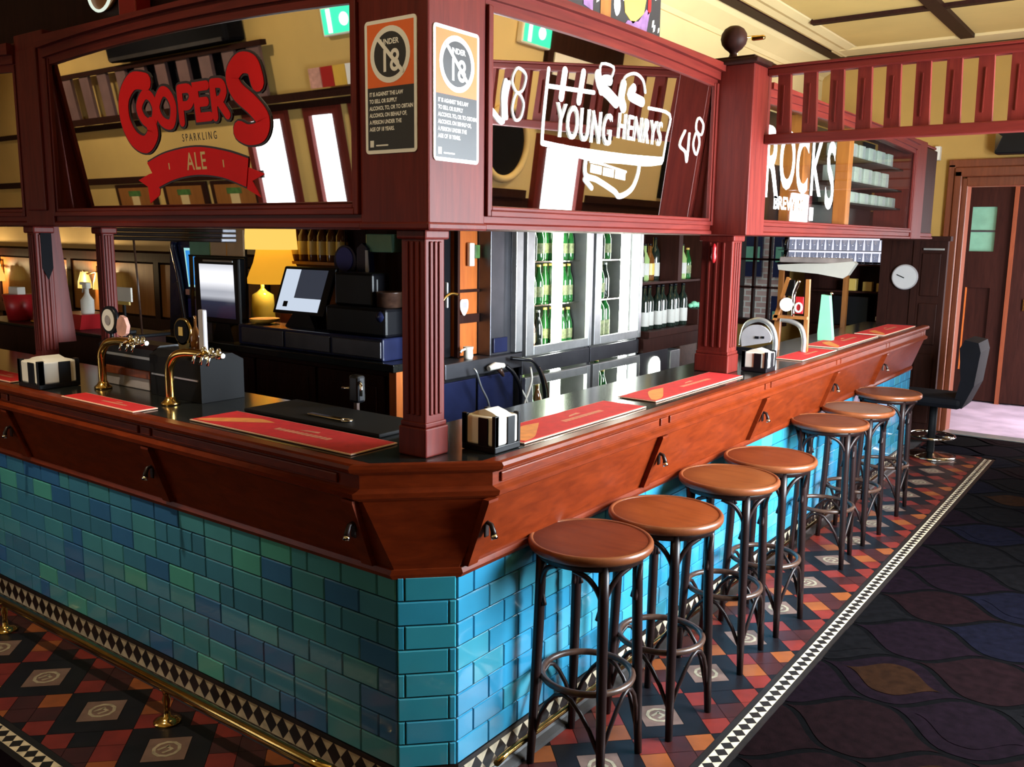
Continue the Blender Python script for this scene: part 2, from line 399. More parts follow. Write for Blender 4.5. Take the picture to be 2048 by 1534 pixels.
def onLt(y0, vt, deg):                        # the same faces leaning out at the top, hinged at height vt
    a = math.radians(deg); return lambda p: (p[0], y0 + (vt-p[1])*math.sin(a) - p[2]*math.cos(a), vt - (vt-p[1])*math.cos(a) - p[2]*math.sin(a))
def onRt(x0, vt, deg):
    a = math.radians(deg); return lambda p: (x0 - (vt-p[1])*math.sin(a) + p[2]*math.cos(a), p[0], vt - (vt-p[1])*math.cos(a) - p[2]*math.sin(a))
def onF(x0): return lambda p: (x0 - p[2], p[0], p[1])       # face looking towards -x
def onB(y0): return lambda p: (p[0], y0 + p[2], p[1])       # face looking towards +y
def onT(z0): return lambda p: (p[0], p[1], z0 + p[2])
def clip(poly, x0, x1, y0, y1):
    for ax, val, sgn in ((0, x0, 1), (0, x1, -1), (1, y0, 1), (1, y1, -1)):
        out = []
        for i in range(len(poly)):
            a, b = poly[i], poly[(i+1) % len(poly)]
            ia, ib = (a[ax]-val)*sgn >= 0, (b[ax]-val)*sgn >= 0
            if ia: out.append(a)
            if ia != ib:
                t = (val-a[ax])/(b[ax]-a[ax]); out.append((a[0]+t*(b[0]-a[0]), a[1]+t*(b[1]-a[1])))
        poly = out
        if len(poly) < 3: return []
    return poly
# ================================================================ the setting
HT, TC, OV = 1.07, 0.1216, 0.108          # counter height, tile chamfer, overhang
LX, LY = -4.2, 5.54                       # ends of the bar to the left and into the distance
FX, FY = -0.045, 0.055                    # planes of the overhead gantry
WR, WB, WF, WL, ZC = 2.41, -2.9, 7.0, -10.0, 3.3

b = B(); b.use('grout').box(WL, WR, WB, 9.0, -0.10, -0.004); struct('floor', b, label='concrete slab under the floor tiles')
# ---- patterned tile floor along the bar (cells of a 45 degree lattice)
b = B(); S2 = math.sqrt(2)
REG = [(-6.0, 0.476, -0.476, 0.03), (-0.03, 0.476, 0.03, 6.9)]
def addtile(key, uv, z=0.0):
    pts = [((u+v)/S2 + 0.25, (u-v)/S2 + 0.16) for u, v in uv]
    for r in REG:
        q = clip(pts, *r)
        if q: b.use(key); b.face([(x, y, z) for x, y in q])
E_ = 0.2828
def sq(u, v, h): return [(u-h, v-h), (u+h, v-h), (u+h, v+h), (u-h, v+h)]
insets = []
for i in range(-24, 26):
    for j in range(-24, 26):
        cu, cv = i*E_, j*E_
        x, y = (cu+cv)/S2 + 0.25, (cu-cv)/S2 + 0.16
        if not ((-6.3 < x < 0.8 and -0.8 < y < 0.35) or (-0.4 < x < 0.8 and 0 < y < 7.1)): continue
        if (i+j) % 2 == 0:
            H, h = E_/2-0.001, 0.070
            addtile('ftinset', sq(cu, cv, h-0.001))
            for k in range(4):
                a, c = sq(0, 0, H), sq(0, 0, h+0.001)
                q = [a[k], a[(k+1) % 4], c[(k+1) % 4], c[k]]
                addtile('ftblack', [(cu+p, cv+r) for p, r in q])
            if (-6 < x < 0.4 and -0.3 < y < -0.2) or (0.2 < x < 0.3 and 0.3 < y < 6.8): insets.append((x, y))
        else:
            n = 3; s_ = E_/n
            for p in range(n):
                for r in range(n):
                    key = ('ftred', 'ftorange', 'ftred', 'ftdark', 'ftred', 'ftblack', 'ftorange', 'ftdark', 'ftred')[(p*3+r+(i % 2)*2) % 9]
                    if p == 1 and r == 1: key = 'ftdark'
                    addtile(key, sq(cu+(p-1)*s_, cv+(r-1)*s_, s_/2-0.001))
for x, y in insets:
    b.use('ftemb')
    for k in range(10):
        a0, a1 = 2*PI*k/10, 2*PI*(k+1)/10
        b.face([(x+0.048*math.cos(a0), y+0.048*math.sin(a0), 0.0008), (x+0.048*math.cos(a1), y+0.048*math.sin(a1), 0.0008),
                (x+0.036*math.cos(a1), y+0.036*math.sin(a1), 0.0008), (x+0.036*math.cos(a0), y+0.036*math.sin(a0), 0.0008)])
    for q in ([(-.022, -.022), (-.012, -.022), (-.006, .02), (-.016, .02)], [(-.012, .006), (.018, .006), (.018, .016), (-.012, .016)], [(.004, -.022), (.014, -.022), (.02, .006), (.010, .006)]):
        b.face([(x+p, y+r, 0.0008) for p, r in q])
# black and ivory diamond border
def diamonds(bb, fn, a0, a1, w0, w1, pitch=0.05):
    n = int(round(abs(a1-a0)/pitch)); st = (a1-a0)/n; mid = (w0+w1)/2
    for k in range(n):
        s0 = a0+k*st
        bb.use('mosaicblack'); bb.face([fn(s0, mid), fn(s0+st/2, w0), fn(s0+st, mid), fn(s0+st/2, w1)])
        bb.use('ivory')
        for p in ([(s0-st/2, w0), (s0+st/2, w0), (s0, mid)], [(s0-st/2, w1), (s0+st/2, w1), (s0, mid)]): bb.face([fn(*t) for t in p])
diamonds(b, lambda s, t: (t, s, 0.0), -0.55, 6.05, 0.5005, 0.5515)
diamonds(b, lambda s, t: (s, -t, 0.0), -6.0, 0.50, 0.5005, 0.5515)
b.use('mosaicblack')
for x0, x1, y0, y1 in ((0.477, 0.4995, -0.477, 6.05), (0.5525, 0.576, -0.576, 6.07), (-6, 0.4995, -0.4995, -0.477), (-6, 0.576, -0.576, -0.5525), (0.477, 0.576, 6.05, 6.07)):
    b.face([(x0, y0, 0), (x1, y0, 0), (x1, y1, 0), (x0, y1, 0)])
struct('floor_tiles', b, label='tiled floor with buff insets, red and orange checks and a diamond border')
# ---- carpet of ogee shapes
b = B(); CW, CH = 0.62, 0.44
def ogee(cx, cy, s):
    pts = []
    for k in range(10): t = k/10; pts.append((cx - CW/2*s + CW/2*s*t, cy + CH/2*s*(t - 0.16*math.sin(2*PI*t))))
    for k in range(10): t = k/10; pts.append((cx + CW/2*s*t, cy + CH/2*s*(1 - t + 0.16*math.sin(2*PI*t))*1.0))
    for k in range(10): t = k/10; pts.append((cx + CW/2*s - CW/2*s*t, cy - CH/2*s*(t - 0.16*math.sin(2*PI*t))))
    for k in range(10): t = k/10; pts.append((cx - CW/2*s*t, cy - CH/2*s*(1 - t + 0.16*math.sin(2*PI*t))))
    return pts
CR = [(0.576, WR, -2.9, 7.0), (-7.0, 0.576, -2.9, -0.576), (0.0, 0.576, 6.07, 7.0)]
b.use('cp0')
for r in CR: b.face([(r[0], r[2], 0.0), (r[1], r[2], 0.0), (r[1], r[3], 0.0), (r[0], r[3], 0.0)])
rnd = random.Random(3)
for i in range(-26, 12):
    for j in range(-14, 34):
        cx, cy = 0.85 + i*CW/2*1.0, j*CH/2
        if (i+j) % 2: continue
        if not (-7.4 < cx < 2.7 and -3.2 < cy < 7.3): continue
        col = rnd.choice(('cp5', 'cp3', 'cp1', 'cp2', 'cp5', 'cp1')); motif = rnd.random()
        for s, key, z in ((0.93, col, 0.002), (0.62, 'cp4' if motif < 0.12 else col, 0.004)):
            if s < 0.9 and motif > 0.4: continue
            po = ogee(cx, cy, s)
            for r in CR:
                q = clip(po, *r)
                if len(q) > 2: b.use(key); b.face([(x, y, z) for x, y in q])
struct('floor_carpet', b, label='dark carpet patterned with ogee shapes')
# ---- walls and ceiling
b = B(); b.use('cream').box(WR, WR+0.1, WB, WF, 1.66, ZC); b.use('darkwood').box(WR, WR+0.1, WB, WF, 0, 1.66); struct('wall_right', b)
b = B(); b.use('gold').box(WL, WR+0.1, WB-0.1, WB, 1.22, ZC); b.use('darkwood').box(WL, WR+0.1, WB-0.1, WB, 0, 1.22); struct('wall_back', b)
b = B(); b.use('gold').box(WL-0.1, WL, WB-0.1, 3.1, 0, ZC); struct('wall_left', b)
b = B(); b.use('cream').box(WL, -3.0, 3.0, 3.1, 1.52, ZC); b.use('darkwood').box(WL, -3.0, 3.0, 3.1, 0, 1.52); struct('wall_left_far', b)
b = B(); b.use('darkwood').box(-3.0, -1.9, 1.95, 2.02, 0, 2.0); b.box(-3.0, -2.94, 2.02, 7.0, 0, 2.0); b.box(-2.94, -1.9, 4.62, 4.68, 0, 2.0)
b.use('cream').box(-3.0, -1.3, 1.5, 1.56, 2.0, ZC); b.box(-1.36, -1.3, 1.56, 7.0, 2.0, ZC); b.box(-3.0, -2.94, 1.56, 7.0, 2.0, ZC)
b.use('darkwood').box(-2.94, -1.36, 1.56, 7.0, 1.96, 2.0); struct('wall_core', b)
b = B(); b.use('ochre')
b.box(-2.94, -2.02, WF, WF+0.1, 0, ZC); b.box(-2.02, -1.52, WF, WF+0.1, 0, 0.85); b.box(-2.02, -1.52, WF, WF+0.1, 1.95, ZC)
b.box(-1.52, 0.02, WF, WF+0.1, 0, ZC); b.box(0.02, 1.5, WF, WF+0.1, 2.2, ZC); b.box(1.5, WR+0.1, WF, WF+0.1, 0, ZC)
struct('wall_far', b)
b = B(); b.use('cream').box(WL-0.1, WR+0.1, WB-0.1, WF+0.1, ZC+0.02, ZC+0.12); struct('ceiling', b)
b = B(); b.use('gold').box(-0.78, WR-0.02, -2.7, 6.25, ZC-0.004, ZC+0.02); struct('ceiling_panel', b)
b = B(); b.use('darkwood').box(-1.10, -1.00, WB, 6.62, ZC-0.02, ZC+0.02); b.box(-1.0, WR, 6.53, 6.62, ZC-0.02, ZC+0.02); struct('trim_1', b, label='dark brown ceiling band')
b = B(); b.use('cream').prism([(-1.3, 3.16), (-1.285, 3.16), (-1.27, 3.19), (-1.22, 3.22), (-1.15, 3.26), (-1.12, 3.30), (-1.12, 3.32), (-1.3, 3.32)], 'y', 1.5, 6.95)
b.prism([(-0.99, 3.32), (-0.99, 3.285), (-0.95, 3.27), (-0.90, 3.285), (-0.86, 3.275), (-0.80, 3.295), (-0.78, 3.32)], 'y', WB, 6.5)
b.box(-0.99, WR, 6.24, 6.5, 3.275, 3.32); b.box(-1.3, WR, 6.62, WF, 3.26, 3.32); struct('trim_2', b, label='cream plaster cornice mouldings')
b = B(); b.use('darkwood')
for y in (5.16, 3.0, 0.9, -1.2): b.box(-0.80, WR, y-0.035, y+0.035, ZC-0.03, ZC+0.02)
for x in (0.06, 1.3): b.box(x-0.05, x+0.05, -2.7, 6.24, ZC-0.035, ZC+0.02)
struct('trim_3', b, label='dark ceiling battens')
# far-left panelled wall seen under the gantry
b = B()
for k in range(9):
    x = -9.9 + k*0.78
    b.use('panelwood').box(x+0.06, x+0.72, 2.975, 3.0, 0.92, 1.40); b.use('darkwood').box(x-0.03, x+0.05, 2.96, 3.0, 0.1, 1.48)
b.use('darkwood').box(-9.95, -3.0, 2.95, 3.0, 1.42, 1.50); b.box(-9.95, -3.0, 2.95, 3.0, 0.80, 0.90); struct('trim_4', b, label='orange brown wall panels in dark rails')
b = B(); b.use('darkwood').box(WL, -4.60, WB, WB+0.03, 1.52, 1.58); b.box(WL, WR, WB, WB+0.03, 2.03, 2.08); struct('trim_5', b, label='dark rails on the back wall')
b = B(); b.use('darkwood').box(WR-0.03, WR, 3.3, 4.0, 1.66, 1.72); b.box(WR-0.03, WR, 4.9, 6.9, 1.66, 1.72); struct('trim_6', b, label='dark rails on the right wall')
# ---- windows: frames and daylit panes
def window(name, fn, u0, u1, v0, v1, nu, nv, pane, fr='mahog_v', wd=0.06):
    f = B(fn); f.use(fr)
    f.box(u0-wd, u0, v0-wd, v1+wd, 0, 0.05); f.box(u1, u1+wd, v0-wd, v1+wd, 0, 0.05)
    f.box(u0, u1, v0-wd, v0, 0, 0.05); f.box(u0, u1, v1, v1+wd, 0, 0.05)
    for k in range(1, nu): u = u0+(u1-u0)*k/nu; f.box(u-0.02, u+0.02, v0, v1, 0.005, 0.04)
    for k in range(1, nv): v = v0+(v1-v0)*k/nv; f.box(u0, u1, v-0.02, v+0.02, 0.005, 0.04)
    o = f.out(name); tag(o, None, None, None, 'structure')
    p = B(fn); p.use(pane)
    p.face([(u0, v0, 0.012), (u1, v0, 0.012), (u1, v1, 0.012), (u0, v1, 0.012)])
    q = p.out('window_pane', o)
    return o
window('window_1', onF(WR), 1.25, 3.15, 0.85, 2.45, 2, 1, 'daylight')
window('window_2', onF(WR), 4.18, 4.70, 0.75, 2.06, 1, 1, 'daylight2', wd=0.10)
window('window_3', onB(WB), -4.64, -4.24, 0.5, 1.97, 1, 1, 'daylight3')
window('window_4', onB(WB), -3.90, -3.64, 0.5, 1.97, 1, 1, 'daylight3')
window('window_5', onB(WB), -3.40, -3.12, 0.5, 1.97, 1, 1, 'daylight3')
# far window onto the street
f = B(); f.use('darkwood'); f.box(-2.06, -2.0, 6.94, 7.1, 0.85, 1.95); f.box(-1.55, -1.5, 6.94, 7.1, 0.85, 1.95); f.box(-2.0, -1.55, 6.94, 7.1, 0.85, 0.90); f.box(-2.0, -1.55, 6.94, 7.1, 1.90, 1.95)
for x in (-1.86, -1.70): f.box(x-0.012, x+0.012, 6.97, 7.02, 0.9, 1.9)
for z in (1.22, 1.5): f.box(-2.0, -1.55, 6.97, 7.02, z-0.01, z+0.01)
o = f.out('window_6'); tag(o, None, None, None, 'structure')
p = B(); p.use('glass').box(-2.0, -1.55, 7.0, 7.006, 0.9, 1.9); p.out('window_pane', o)
# street building outside the far window
t = thing('brick_building', 'pale brick building outside the far window with dark panes', 'building', (-3.0, 10.0, 0))
b = B(); b.use('brick').box(-5.5, -1.0, 10.0, 10.5, -0.1, 4.2); b.out('wall', t)
for k, (x, z) in enumerate(((-3.62, 1.5), (-3.1, 1.5), (-2.6, 1.5), (-3.62, 0.7), (-2.6, 0.65), (-3.1, 2.5))):
    b = B(); b.use('navy').box(x-0.17, x+0.17, 9.95, 10.0, z-0.3, z+0.3); b.use('greenpane').box(x-0.14, x+0.14, 9.94, 9.96, z-0.1, z+0.1); b.out('window', t)
# ---- lobby behind the door
b = B(); b.use('floorpale').box(-0.6, 1.9, WF, 9.0, -0.1, 0.002); struct('floor_lobby', b)
b = B(); b.use('darkwood').box(-0.5, -0.4, WF+0.1, 9.0, 0, 2.7); b.box(1.8, 1.9, WF+0.1, 9.0, 0, 2.7); b.box(-0.4, 1.8, 8.9, 9.0, 0, 2.7); b.use('cream').box(-0.5, 1.9, WF+0.1, 9.0, 2.7, 2.8); struct('wall_lobby', b)
window('window_7', onF(1.8), 7.3, 8.6, 0.2, 2.2, 2, 1, 'daylight4')
window('window_8', (lambda p: (p[0], 6.948-p[2], p[1])), -1.50, -0.48, 1.50, 1.74, 1, 1, 'daylight5', 'darkwood', 0.01)
# door frame and doors
f = B(); f.use('doorframe')
f.box(-0.13, -0.07, 6.93, 7.0, 0, 2.36, 0.008); f.box(-0.07, -0.01, 6.90, 7.0, 0, 2.30, 0.008); f.box(-0.01, 0.035, 6.94, 7.12, 0, 2.24, 0.006)
f.box(-0.13, 1.62, 6.93, 7.0, 2.33, 2.40, 0.008); f.box(-0.07, 1.55, 6.90, 7.0, 2.25, 2.33, 0.008); f.box(0.02, 1.5, 6.94, 7.12, 2.17, 2.25, 0.006)
f.box(1.47, 1.62, 6.92, 7.1, 0, 2.33, 0.008)
o = f.out('door_1'); tag(o, None, None, None, 'structure')
f = B(); f.use('steel').box(0.02, 1.5, 6.86, 7.02, 0.0, 0.014, 0.004); tag(f.out('door_sill'), None, None, None, 'structure')
t = B(); t.use('darkwood')
DY = 8.82
t.box(-0.36, -0.235, DY, DY+0.05, 0.02, 2.45); t.box(0.0, 0.15, DY, DY+0.05, 0.02, 2.45); t.box(-0.235, 0.0, DY, DY+0.05, 0.02, 0.34); t.box(-0.235, 0.0, DY, DY+0.05, 1.22, 1.60); t.box(-0.235, 0.0, DY, DY+0.05, 2.06, 2.45)
o = t.out('door_2'); tag(o, None, None, None, 'structure')
t = B(); t.use('darkwood').box(-0.235, 0.0, DY+0.02, DY+0.04, 0.34, 1.22); t.use('orange').box(-0.235, -0.222, DY+0.0, DY+0.03, 0.34, 1.22); t.out('door_panel', o)
t = B(); t.use('greenpane').box(-0.235, 0.0, DY+0.02, DY+0.03, 1.60, 2.06); t.use('blue' if False else 'darksteel').box(-0.235, 0.0, DY+0.015, DY+0.022, 1.80, 1.82); t.out('door_pane', o)
t = B(); t.use('darkwood'); t.box(0.19, 0.30, DY-0.02, DY+0.05, 0.02, 2.45); t.use('doorframe').box(0.15, 0.19, DY-0.03, DY+0.05, 0.0, 2.45); t.use('darkwood').box(0.30, 1.7, DY, DY+0.05, 0.02, 2.45)
o = t.out('door_3'); tag(o, None, None, None, 'structure')
t = B(); t.use('brass').box(0.32, 0.335, DY-0.02, DY, 1.0, 1.12); t.out('door_handle', o)
# panelled partition with a clock at the end of the bar
b = B(); b.use('darkwood').box(-0.50, 0.02, 6.42, 6.48, 0, 1.70); b.box(-0.52, 0.04, 6.40, 6.50, 1.70, 1.74)
for z0, z1 in ((0.15, 0.75), (0.83, 1.18), (1.24, 1.60)):
    b.use('darkwood').box(-0.17, -0.02, 6.405, 6.43, z0, z1, 0.008)
b.box(-0.50, -0.42, 6.40, 6.44, 0, 1.7); b.box(-0.24, -0.19, 6.40, 6.44, 0, 1.7)
o = b.out('partition'); tag(o, 'dark panelled timber partition carrying the round clock', 'partition')
b = B(); b.use('steel').box(-0.16, 0.0, 6.39, 6.402, 1.625, 1.64); b.out('metal_strip', o)
# ================================================================ the bar
def stations(o):
    t = o/OV; k = 0.0704*t
    return [(LX, -o), (-TC-k, -o), (o, TC+k), (o, LY)]
def sweep(bb, prof, close=True):
    rows = [[(x, y, z) for x, y in stations(o)] for o, z in prof]
    V = [[bb.v(p) for p in r] for r in rows]
    n = len(prof)
    for i in range(n if close else n-1):
        for k in range(3): bb.facev([V[i][k], V[i][k+1], V[(i+1) % n][k+1], V[(i+1) % n][k]])
    if close:
        bb.facev([r[0] for r in V]); bb.facev([r[3] for r in V][::-1])
bar = thing('bar_counter', 'L-shaped bar counter with blue tiled front and polished timber top edge', 'bar counter', (0, 0, 0))
b = B(); b.use('grout')
cor = [(LX, 0.012), (-TC+0.005, 0.012), (-0.012, TC-0.005), (-0.012, LY-0.01), (-0.34, LY-0.01), (-0.34, 0.34), (LX, 0.34)]
b.prism(cor, 'z', 0.0, 1.04); b.out('carcass', bar)
# glazed tiles, running bond
tb = B(); lay = tb.bm.loops.layers.float_color.new('tone'); tb.use('tile')
def tilecol(r, face, s):  # base tones set per face, each face's lighting partly put into the colour
    u = r.random()
    if face == 'L':
        base = (0.066, 0.265, 0.43) if u < 0.36 else (0.078, 0.32, 0.41) if u < 0.60 else (0.048, 0.18, 0.42) if u < 0.84 else (0.060, 0.23, 0.38)
        if r.random() < 0.05: base = (0.10, 0.44, 0.40)
    elif face == 'C':
        base = (0.035, 0.31, 0.46) if u < 0.6 else (0.040, 0.33, 0.43)
    else:
        base = (0.040, 0.30, 0.50) if u < 0.45 else (0.034, 0.27, 0.47) if u < 0.7 else (0.055, 0.33, 0.45) if u < 0.92 else (0.08, 0.37, 0.54)
    j = 1 + 0.16*(r.random()-0.5)
    return (base[0]*j, base[1]*j, base[2]*j, 1)
def tile(P0, T, N, a0, a1, z0, z1, col):
    g, bv, h = 0.0011, 0.0035, 0.0045
    def pt(a, z, d): return (P0[0]+T[0]*a+N[0]*d, P0[1]+T[1]*a+N[1]*d, z)
    o_ = [tb.v(pt(a, z, 0.0)) for a, z in ((a0+g, z0+g), (a1-g, z0+g), (a1-g, z1-g), (a0+g, z1-g))]
    i_ = [tb.v(pt(a, z, h)) for a, z in ((a0+g+bv, z0+g+bv), (a1-g-bv, z0+g+bv), (a1-g-bv, z1-g-bv), (a0+g+bv, z1-g-bv))]
    fs = [tb.facev(i_)] + [tb.facev([o_[k], o_[(k+1) % 4], i_[(k+1) % 4], i_[k]]) for k in range(4)]
    for f in fs:
        for l in f.loops: l[lay] = col
rt = random.Random(11); NR, Z0, Z1 = 8, 0.131, 0.728; RH = (Z1-Z0)/NR
for r in range(NR):
    z0, z1 = Z0+r*RH, Z0+(r+1)*RH
    a, end = 0.0, -TC-LX
    first = True
    while a < end-0.01:                   # left face, running away from the corner
        wd = 0.152 if not (first and r % 2) else 0.076
        if rt.random() < 0.10: wd = 0.076
        a1 = min(end, a+wd); tile((-TC, 0.0), (-1, 0), (0, -1), a, a1, z0, z1, tilecol(rt, 'L', a)); a = a1; first = False
    wch = TC*S2; s1 = 0.022 if r % 2 else wch-0.022
    for a0, a1 in ((0, s1), (s1, wch)): tile((-TC, 0.0), (1/S2, 1/S2), (1/S2, -1/S2), a0, a1, z0, z1, tilecol(rt, 'C', a0))
    a, end, first = 0.0, LY-TC, True
    while a < end-0.01:
        wd = 0.152 if not (first and r % 2) else 0.076
        a1 = min(end, a+wd); tile((0.0, TC), (0, 1), (1, 0), a, a1, z0, z1, tilecol(rt, 'R', a)); a = a1; first = False
tb.out('tiled_front', bar)
# skirting: black line, diamond band, black cove
b = B(); b.use('mosaicblack')
sweep(b, [(0.0, 0.114), (0.006, 0.114), (0.006, 0.131), (0.0, 0.131)]); sweep(b, [(0.0, 0.0), (0.034, 0.0), (0.030, 0.012), (0.012, 0.026), (0.004, 0.034), (0.0, 0.034)])
diamonds(b, lambda s, t: (s, -0.002, t), LX, -TC, 0.035, 0.114, 0.062)
diamonds(b, lambda s, t: (0.002, s, t), TC, LY, 0.035, 0.114, 0.062)
diamonds(b, lambda s, t: (-TC+s/S2+0.0015, s/S2-0.0015, t), 0.0, TC*S2, 0.035, 0.114, 0.057)
b.out('skirting', bar)
# canted timber apron, ledge, panelled band and nosing
b = B(); b.use('counter')
sweep(b, [(-0.01, 0.722), (0.010, 0.722), (0.016, 0.735), (0.012, 0.750), (0.006, 0.752), (0.080, 0.962), (-0.01, 0.962)]); b.out('canted_apron', bar)
b = B(); b.use('counter')
sweep(b, [(-0.01, 0.962), (0.088, 0.962), (0.102, 0.970), (0.104, 0.984), (0.092, 0.992), (0.086, 0.998), (0.086, 1.036), (0.094, 1.040), (-0.01, 1.040)]); b.out('ledge', bar)
b = B(); b.use('counter')
sweep(b, [(-0.01, 1.040), (0.098, 1.040), (0.109, 1.046), (0.112, 1.056), (0.108, 1.066), (0.099, 1.070), (0.062, 1.070), (0.060, 1.0682), (-0.01, 1.0682)]); b.out('nosing', bar)
b = B(); b.use('granite')
wt = [(LX, -0.058), (-TC-0.042, -0.058), (0.058, TC+0.042), (0.058, LY), (-0.36, LY), (-0.36, 0.43), (LX, 0.43)]
b.prism(wt, 'z', 1.045, 1.0695); b.out('worktop', bar)
# raised strips of the band
def strip(u0, u1, side):
    b = B(); b.use('counter')
    if side == 'R': b.box(0.084, 0.094, u0, u1, 1.003, 1.032, 0.004)
    else: b.box(u0, u1, -0.094, -0.084, 1.003, 1.032, 0.004)
    return b.out('band_panel', bar)
YF = [0.165, 1.225, 2.28, 3.36, 4.42, 5.40]; XF = [-0.215, -1.22, -2.25, -3.3]
for k, y in enumerate(YF):
    strip(y+0.045, min(LY-0.02, (YF[k+1] if k+1 < len(YF) else LY)-0.045), 'R')
    strip(y-0.03, y+0.03, 'R') if k else None
for k, x in enumerate(XF):
    strip(max(LX+0.02, (XF[k+1] if k+1 < len(XF) else LX)+0.045), x-0.045, 'L'); strip(x-0.03, x+0.03, 'L') if k else None
# fins on the canted apron and the bag hooks
def fin(u, side):
    fn = (lambda p: (p[0], p[2], p[1])) if side == 'R' else (lambda p: (p[2], -p[0], p[1]))
    b = B(fn); b.use('counter')
    b.box(0, 0, 0, 0, 0, 0) if False else None
    pr = [(0.006, 0.752), (0.026, 0.752), (0.100, 0.955), (0.100, 0.963), (0.078, 0.963)]
    A = [b.v((o, z, u-0.022)) for o, z in pr]; D = [b.v((o, z, u+0.022)) for o, z in pr]
    b.facev(A[::-1]); b.facev(D)
    for i in range(5): b.facev([A[i], A[(i+1) % 5], D[(i+1) % 5], D[i]])
    b.out('fin', bar)
    h = B(fn); h.use('leg')
    z = 0.875; o0 = 0.072
    h.box(o0, o0+0.006, z-0.028, z+0.030, u-0.010, u+0.010, 0.003)
    h.tube([(o0+0.004, z+0.016, u), (o0+0.020, z+0.012, u), (o0+0.028, z-0.006, u), (o0+0.030, z-0.022, u)], [0.006, 0.007, 0.008, 0.010], 8)
    h.use('chrome').tube([(o0+0.029, z-0.016, u), (o0+0.032, z-0.028, u)], [0.010, 0.011], 10)
    h.out('bag_hook', bar)['label'] = 'dark metal bag hook with bright tip'
for y in YF[:5]: fin(y, 'R')
for x in XF: fin(x, 'L')
# foot rails
t = thing('foot_rail', 'brass foot rail along the dim left front of the bar', 'foot rail', (-1.1, -0.14, 0))
b = B(); b.use('brassrail').tube([(LX, -0.14, 0.135), (-0.34, -0.14, 0.135), (-0.26, -0.135, 0.135)], 0.019, 14); b.out('rail', t)
for x in (-1.10, -2.3, -3.5):
    b = B(); b.use('brassrail').lathe([(0.048, 0.0), (0.048, 0.006), (0.030, 0.014), (0.012, 0.022), (0.010, 0.06), (0.015, 0.085), (0.010, 0.10), (0.014, 0.12), (0.022, 0.125), (0.022, 0.13)], (x, -0.14, 0.001), 16); b.out('stand', t)
t = thing('foot_rail', 'dark foot rail behind the stools along the bright tiled front', 'foot rail', (0.03, 2.5, 0))
b = B(); b.use('brassrail').tube([(0.040, 0.27, 0.075), (0.032, 0.33, 0.075), (0.032, LY-0.1, 0.075)], 0.011, 12); b.out('rail', t)
for y in (0.8, 2.3, 3.8, 5.2):
    b = B(); b.use('leg').box(0.004, 0.03, y-0.01, y+0.01, 0.068, 0.082, 0.003); b.out('bracket', t)
# ================================================================ overhead gantry
g = thing('bar_gantry', 'mahogany overhead gantry with square pillars standing over the bar counter', 'bar gantry', (0, 0, 1.07))
def gbox(name, key, *a, bev=0.006):
    b = B(); b.use(key).box(*a, bev); return b.out(name, g)
PX0, PY1 = -0.303, 0.300                     # corner pillar extents
gbox('pillar', 'mahog_v', PX0, FX, FY, PY1, 1.71, 2.90)
# beams (bottom rails) with a small lip
def beam(name, key, pr, axis, a0, a1):
    b = B(); b.use(key).prism(pr, axis, a0, a1); return b.out(name, g)
prR = [(FX-0.30, 1.712), (FX-0.02, 1.712), (FX+0.004, 1.716), (FX+0.004, 1.728), (FX-0.004, 1.734), (FX-0.004, 1.758), (FX-0.020, 1.768), (FX-0.30, 1.768)]
beam('bottom_beam', 'mahog_y', prR, 'y', PY1-0.02, 6.10)
prL = [(FY+0.30, 1.712), (FY+0.02, 1.712), (FY-0.004, 1.716), (FY-0.004, 1.728), (FY+0.004, 1.734), (FY+0.004, 1.758), (FY+0.020, 1.768), (FY+0.30, 1.768)]
beam('bottom_beam', 'mahog_x', prL, 'x', LX, PX0+0.02)
gbox('pillar_foot', 'mahog_x', PX0-0.004, FX+0.006, FY-0.006, PY1+0.004, 1.710, 1.732)
# top rails, slightly arched below
def rail(u0, u1, fn, key, z_end, z_mid, ztop=2.41, nm='top_rail'):
    b = B(fn); b.use(key)
    n = 14
    lo = [(u0+(u1-u0)*k/n, z_end+(z_mid-z_end)*(1-(2*k/n-1)**2)) for k in range(n+1)]
    for d0, d1, add, top in ((-0.06, 0.0, 0.0, ztop), (0.0, 0.014, 0.028, ztop), (0.014, 0.034, 0.060, ztop+0.004)):
        lo2 = [(u, z+add) for u, z in lo]
        for k in range(n):
            b.solid2([lo2[k], lo2[k+1], (lo2[k+1][0], top), (lo2[k][0], top)], d0, d1)
    return b.out(nm, g)
rail(-2.02, PX0+0.004, onL(FY), 'mahog_x', 2.325, 2.352, 2.425)
rail(LX, -2.25, onL(FY), 'mahog_x', 2.325, 2.352, 2.425)
rail(PY1-0.004, 1.87, onR(FX), 'mahog_y', 2.320, 2.336)
rail(2.41, 5.36, onR(FX), 'mahog_y', 2.325, 2.35)
gbox('top_board', 'mahog_y', FX-0.30, FX-0.02, PY1, 6.10, 2.41, 2.43); gbox('top_board', 'mahog_x', LX, PX0, FY+0.02, FY+0.33, 2.425, 2.445)
gbox('rear_ledge', 'orange', FX-0.20, FX-0.10, 1.49, 1.86, 2.43, 2.475)
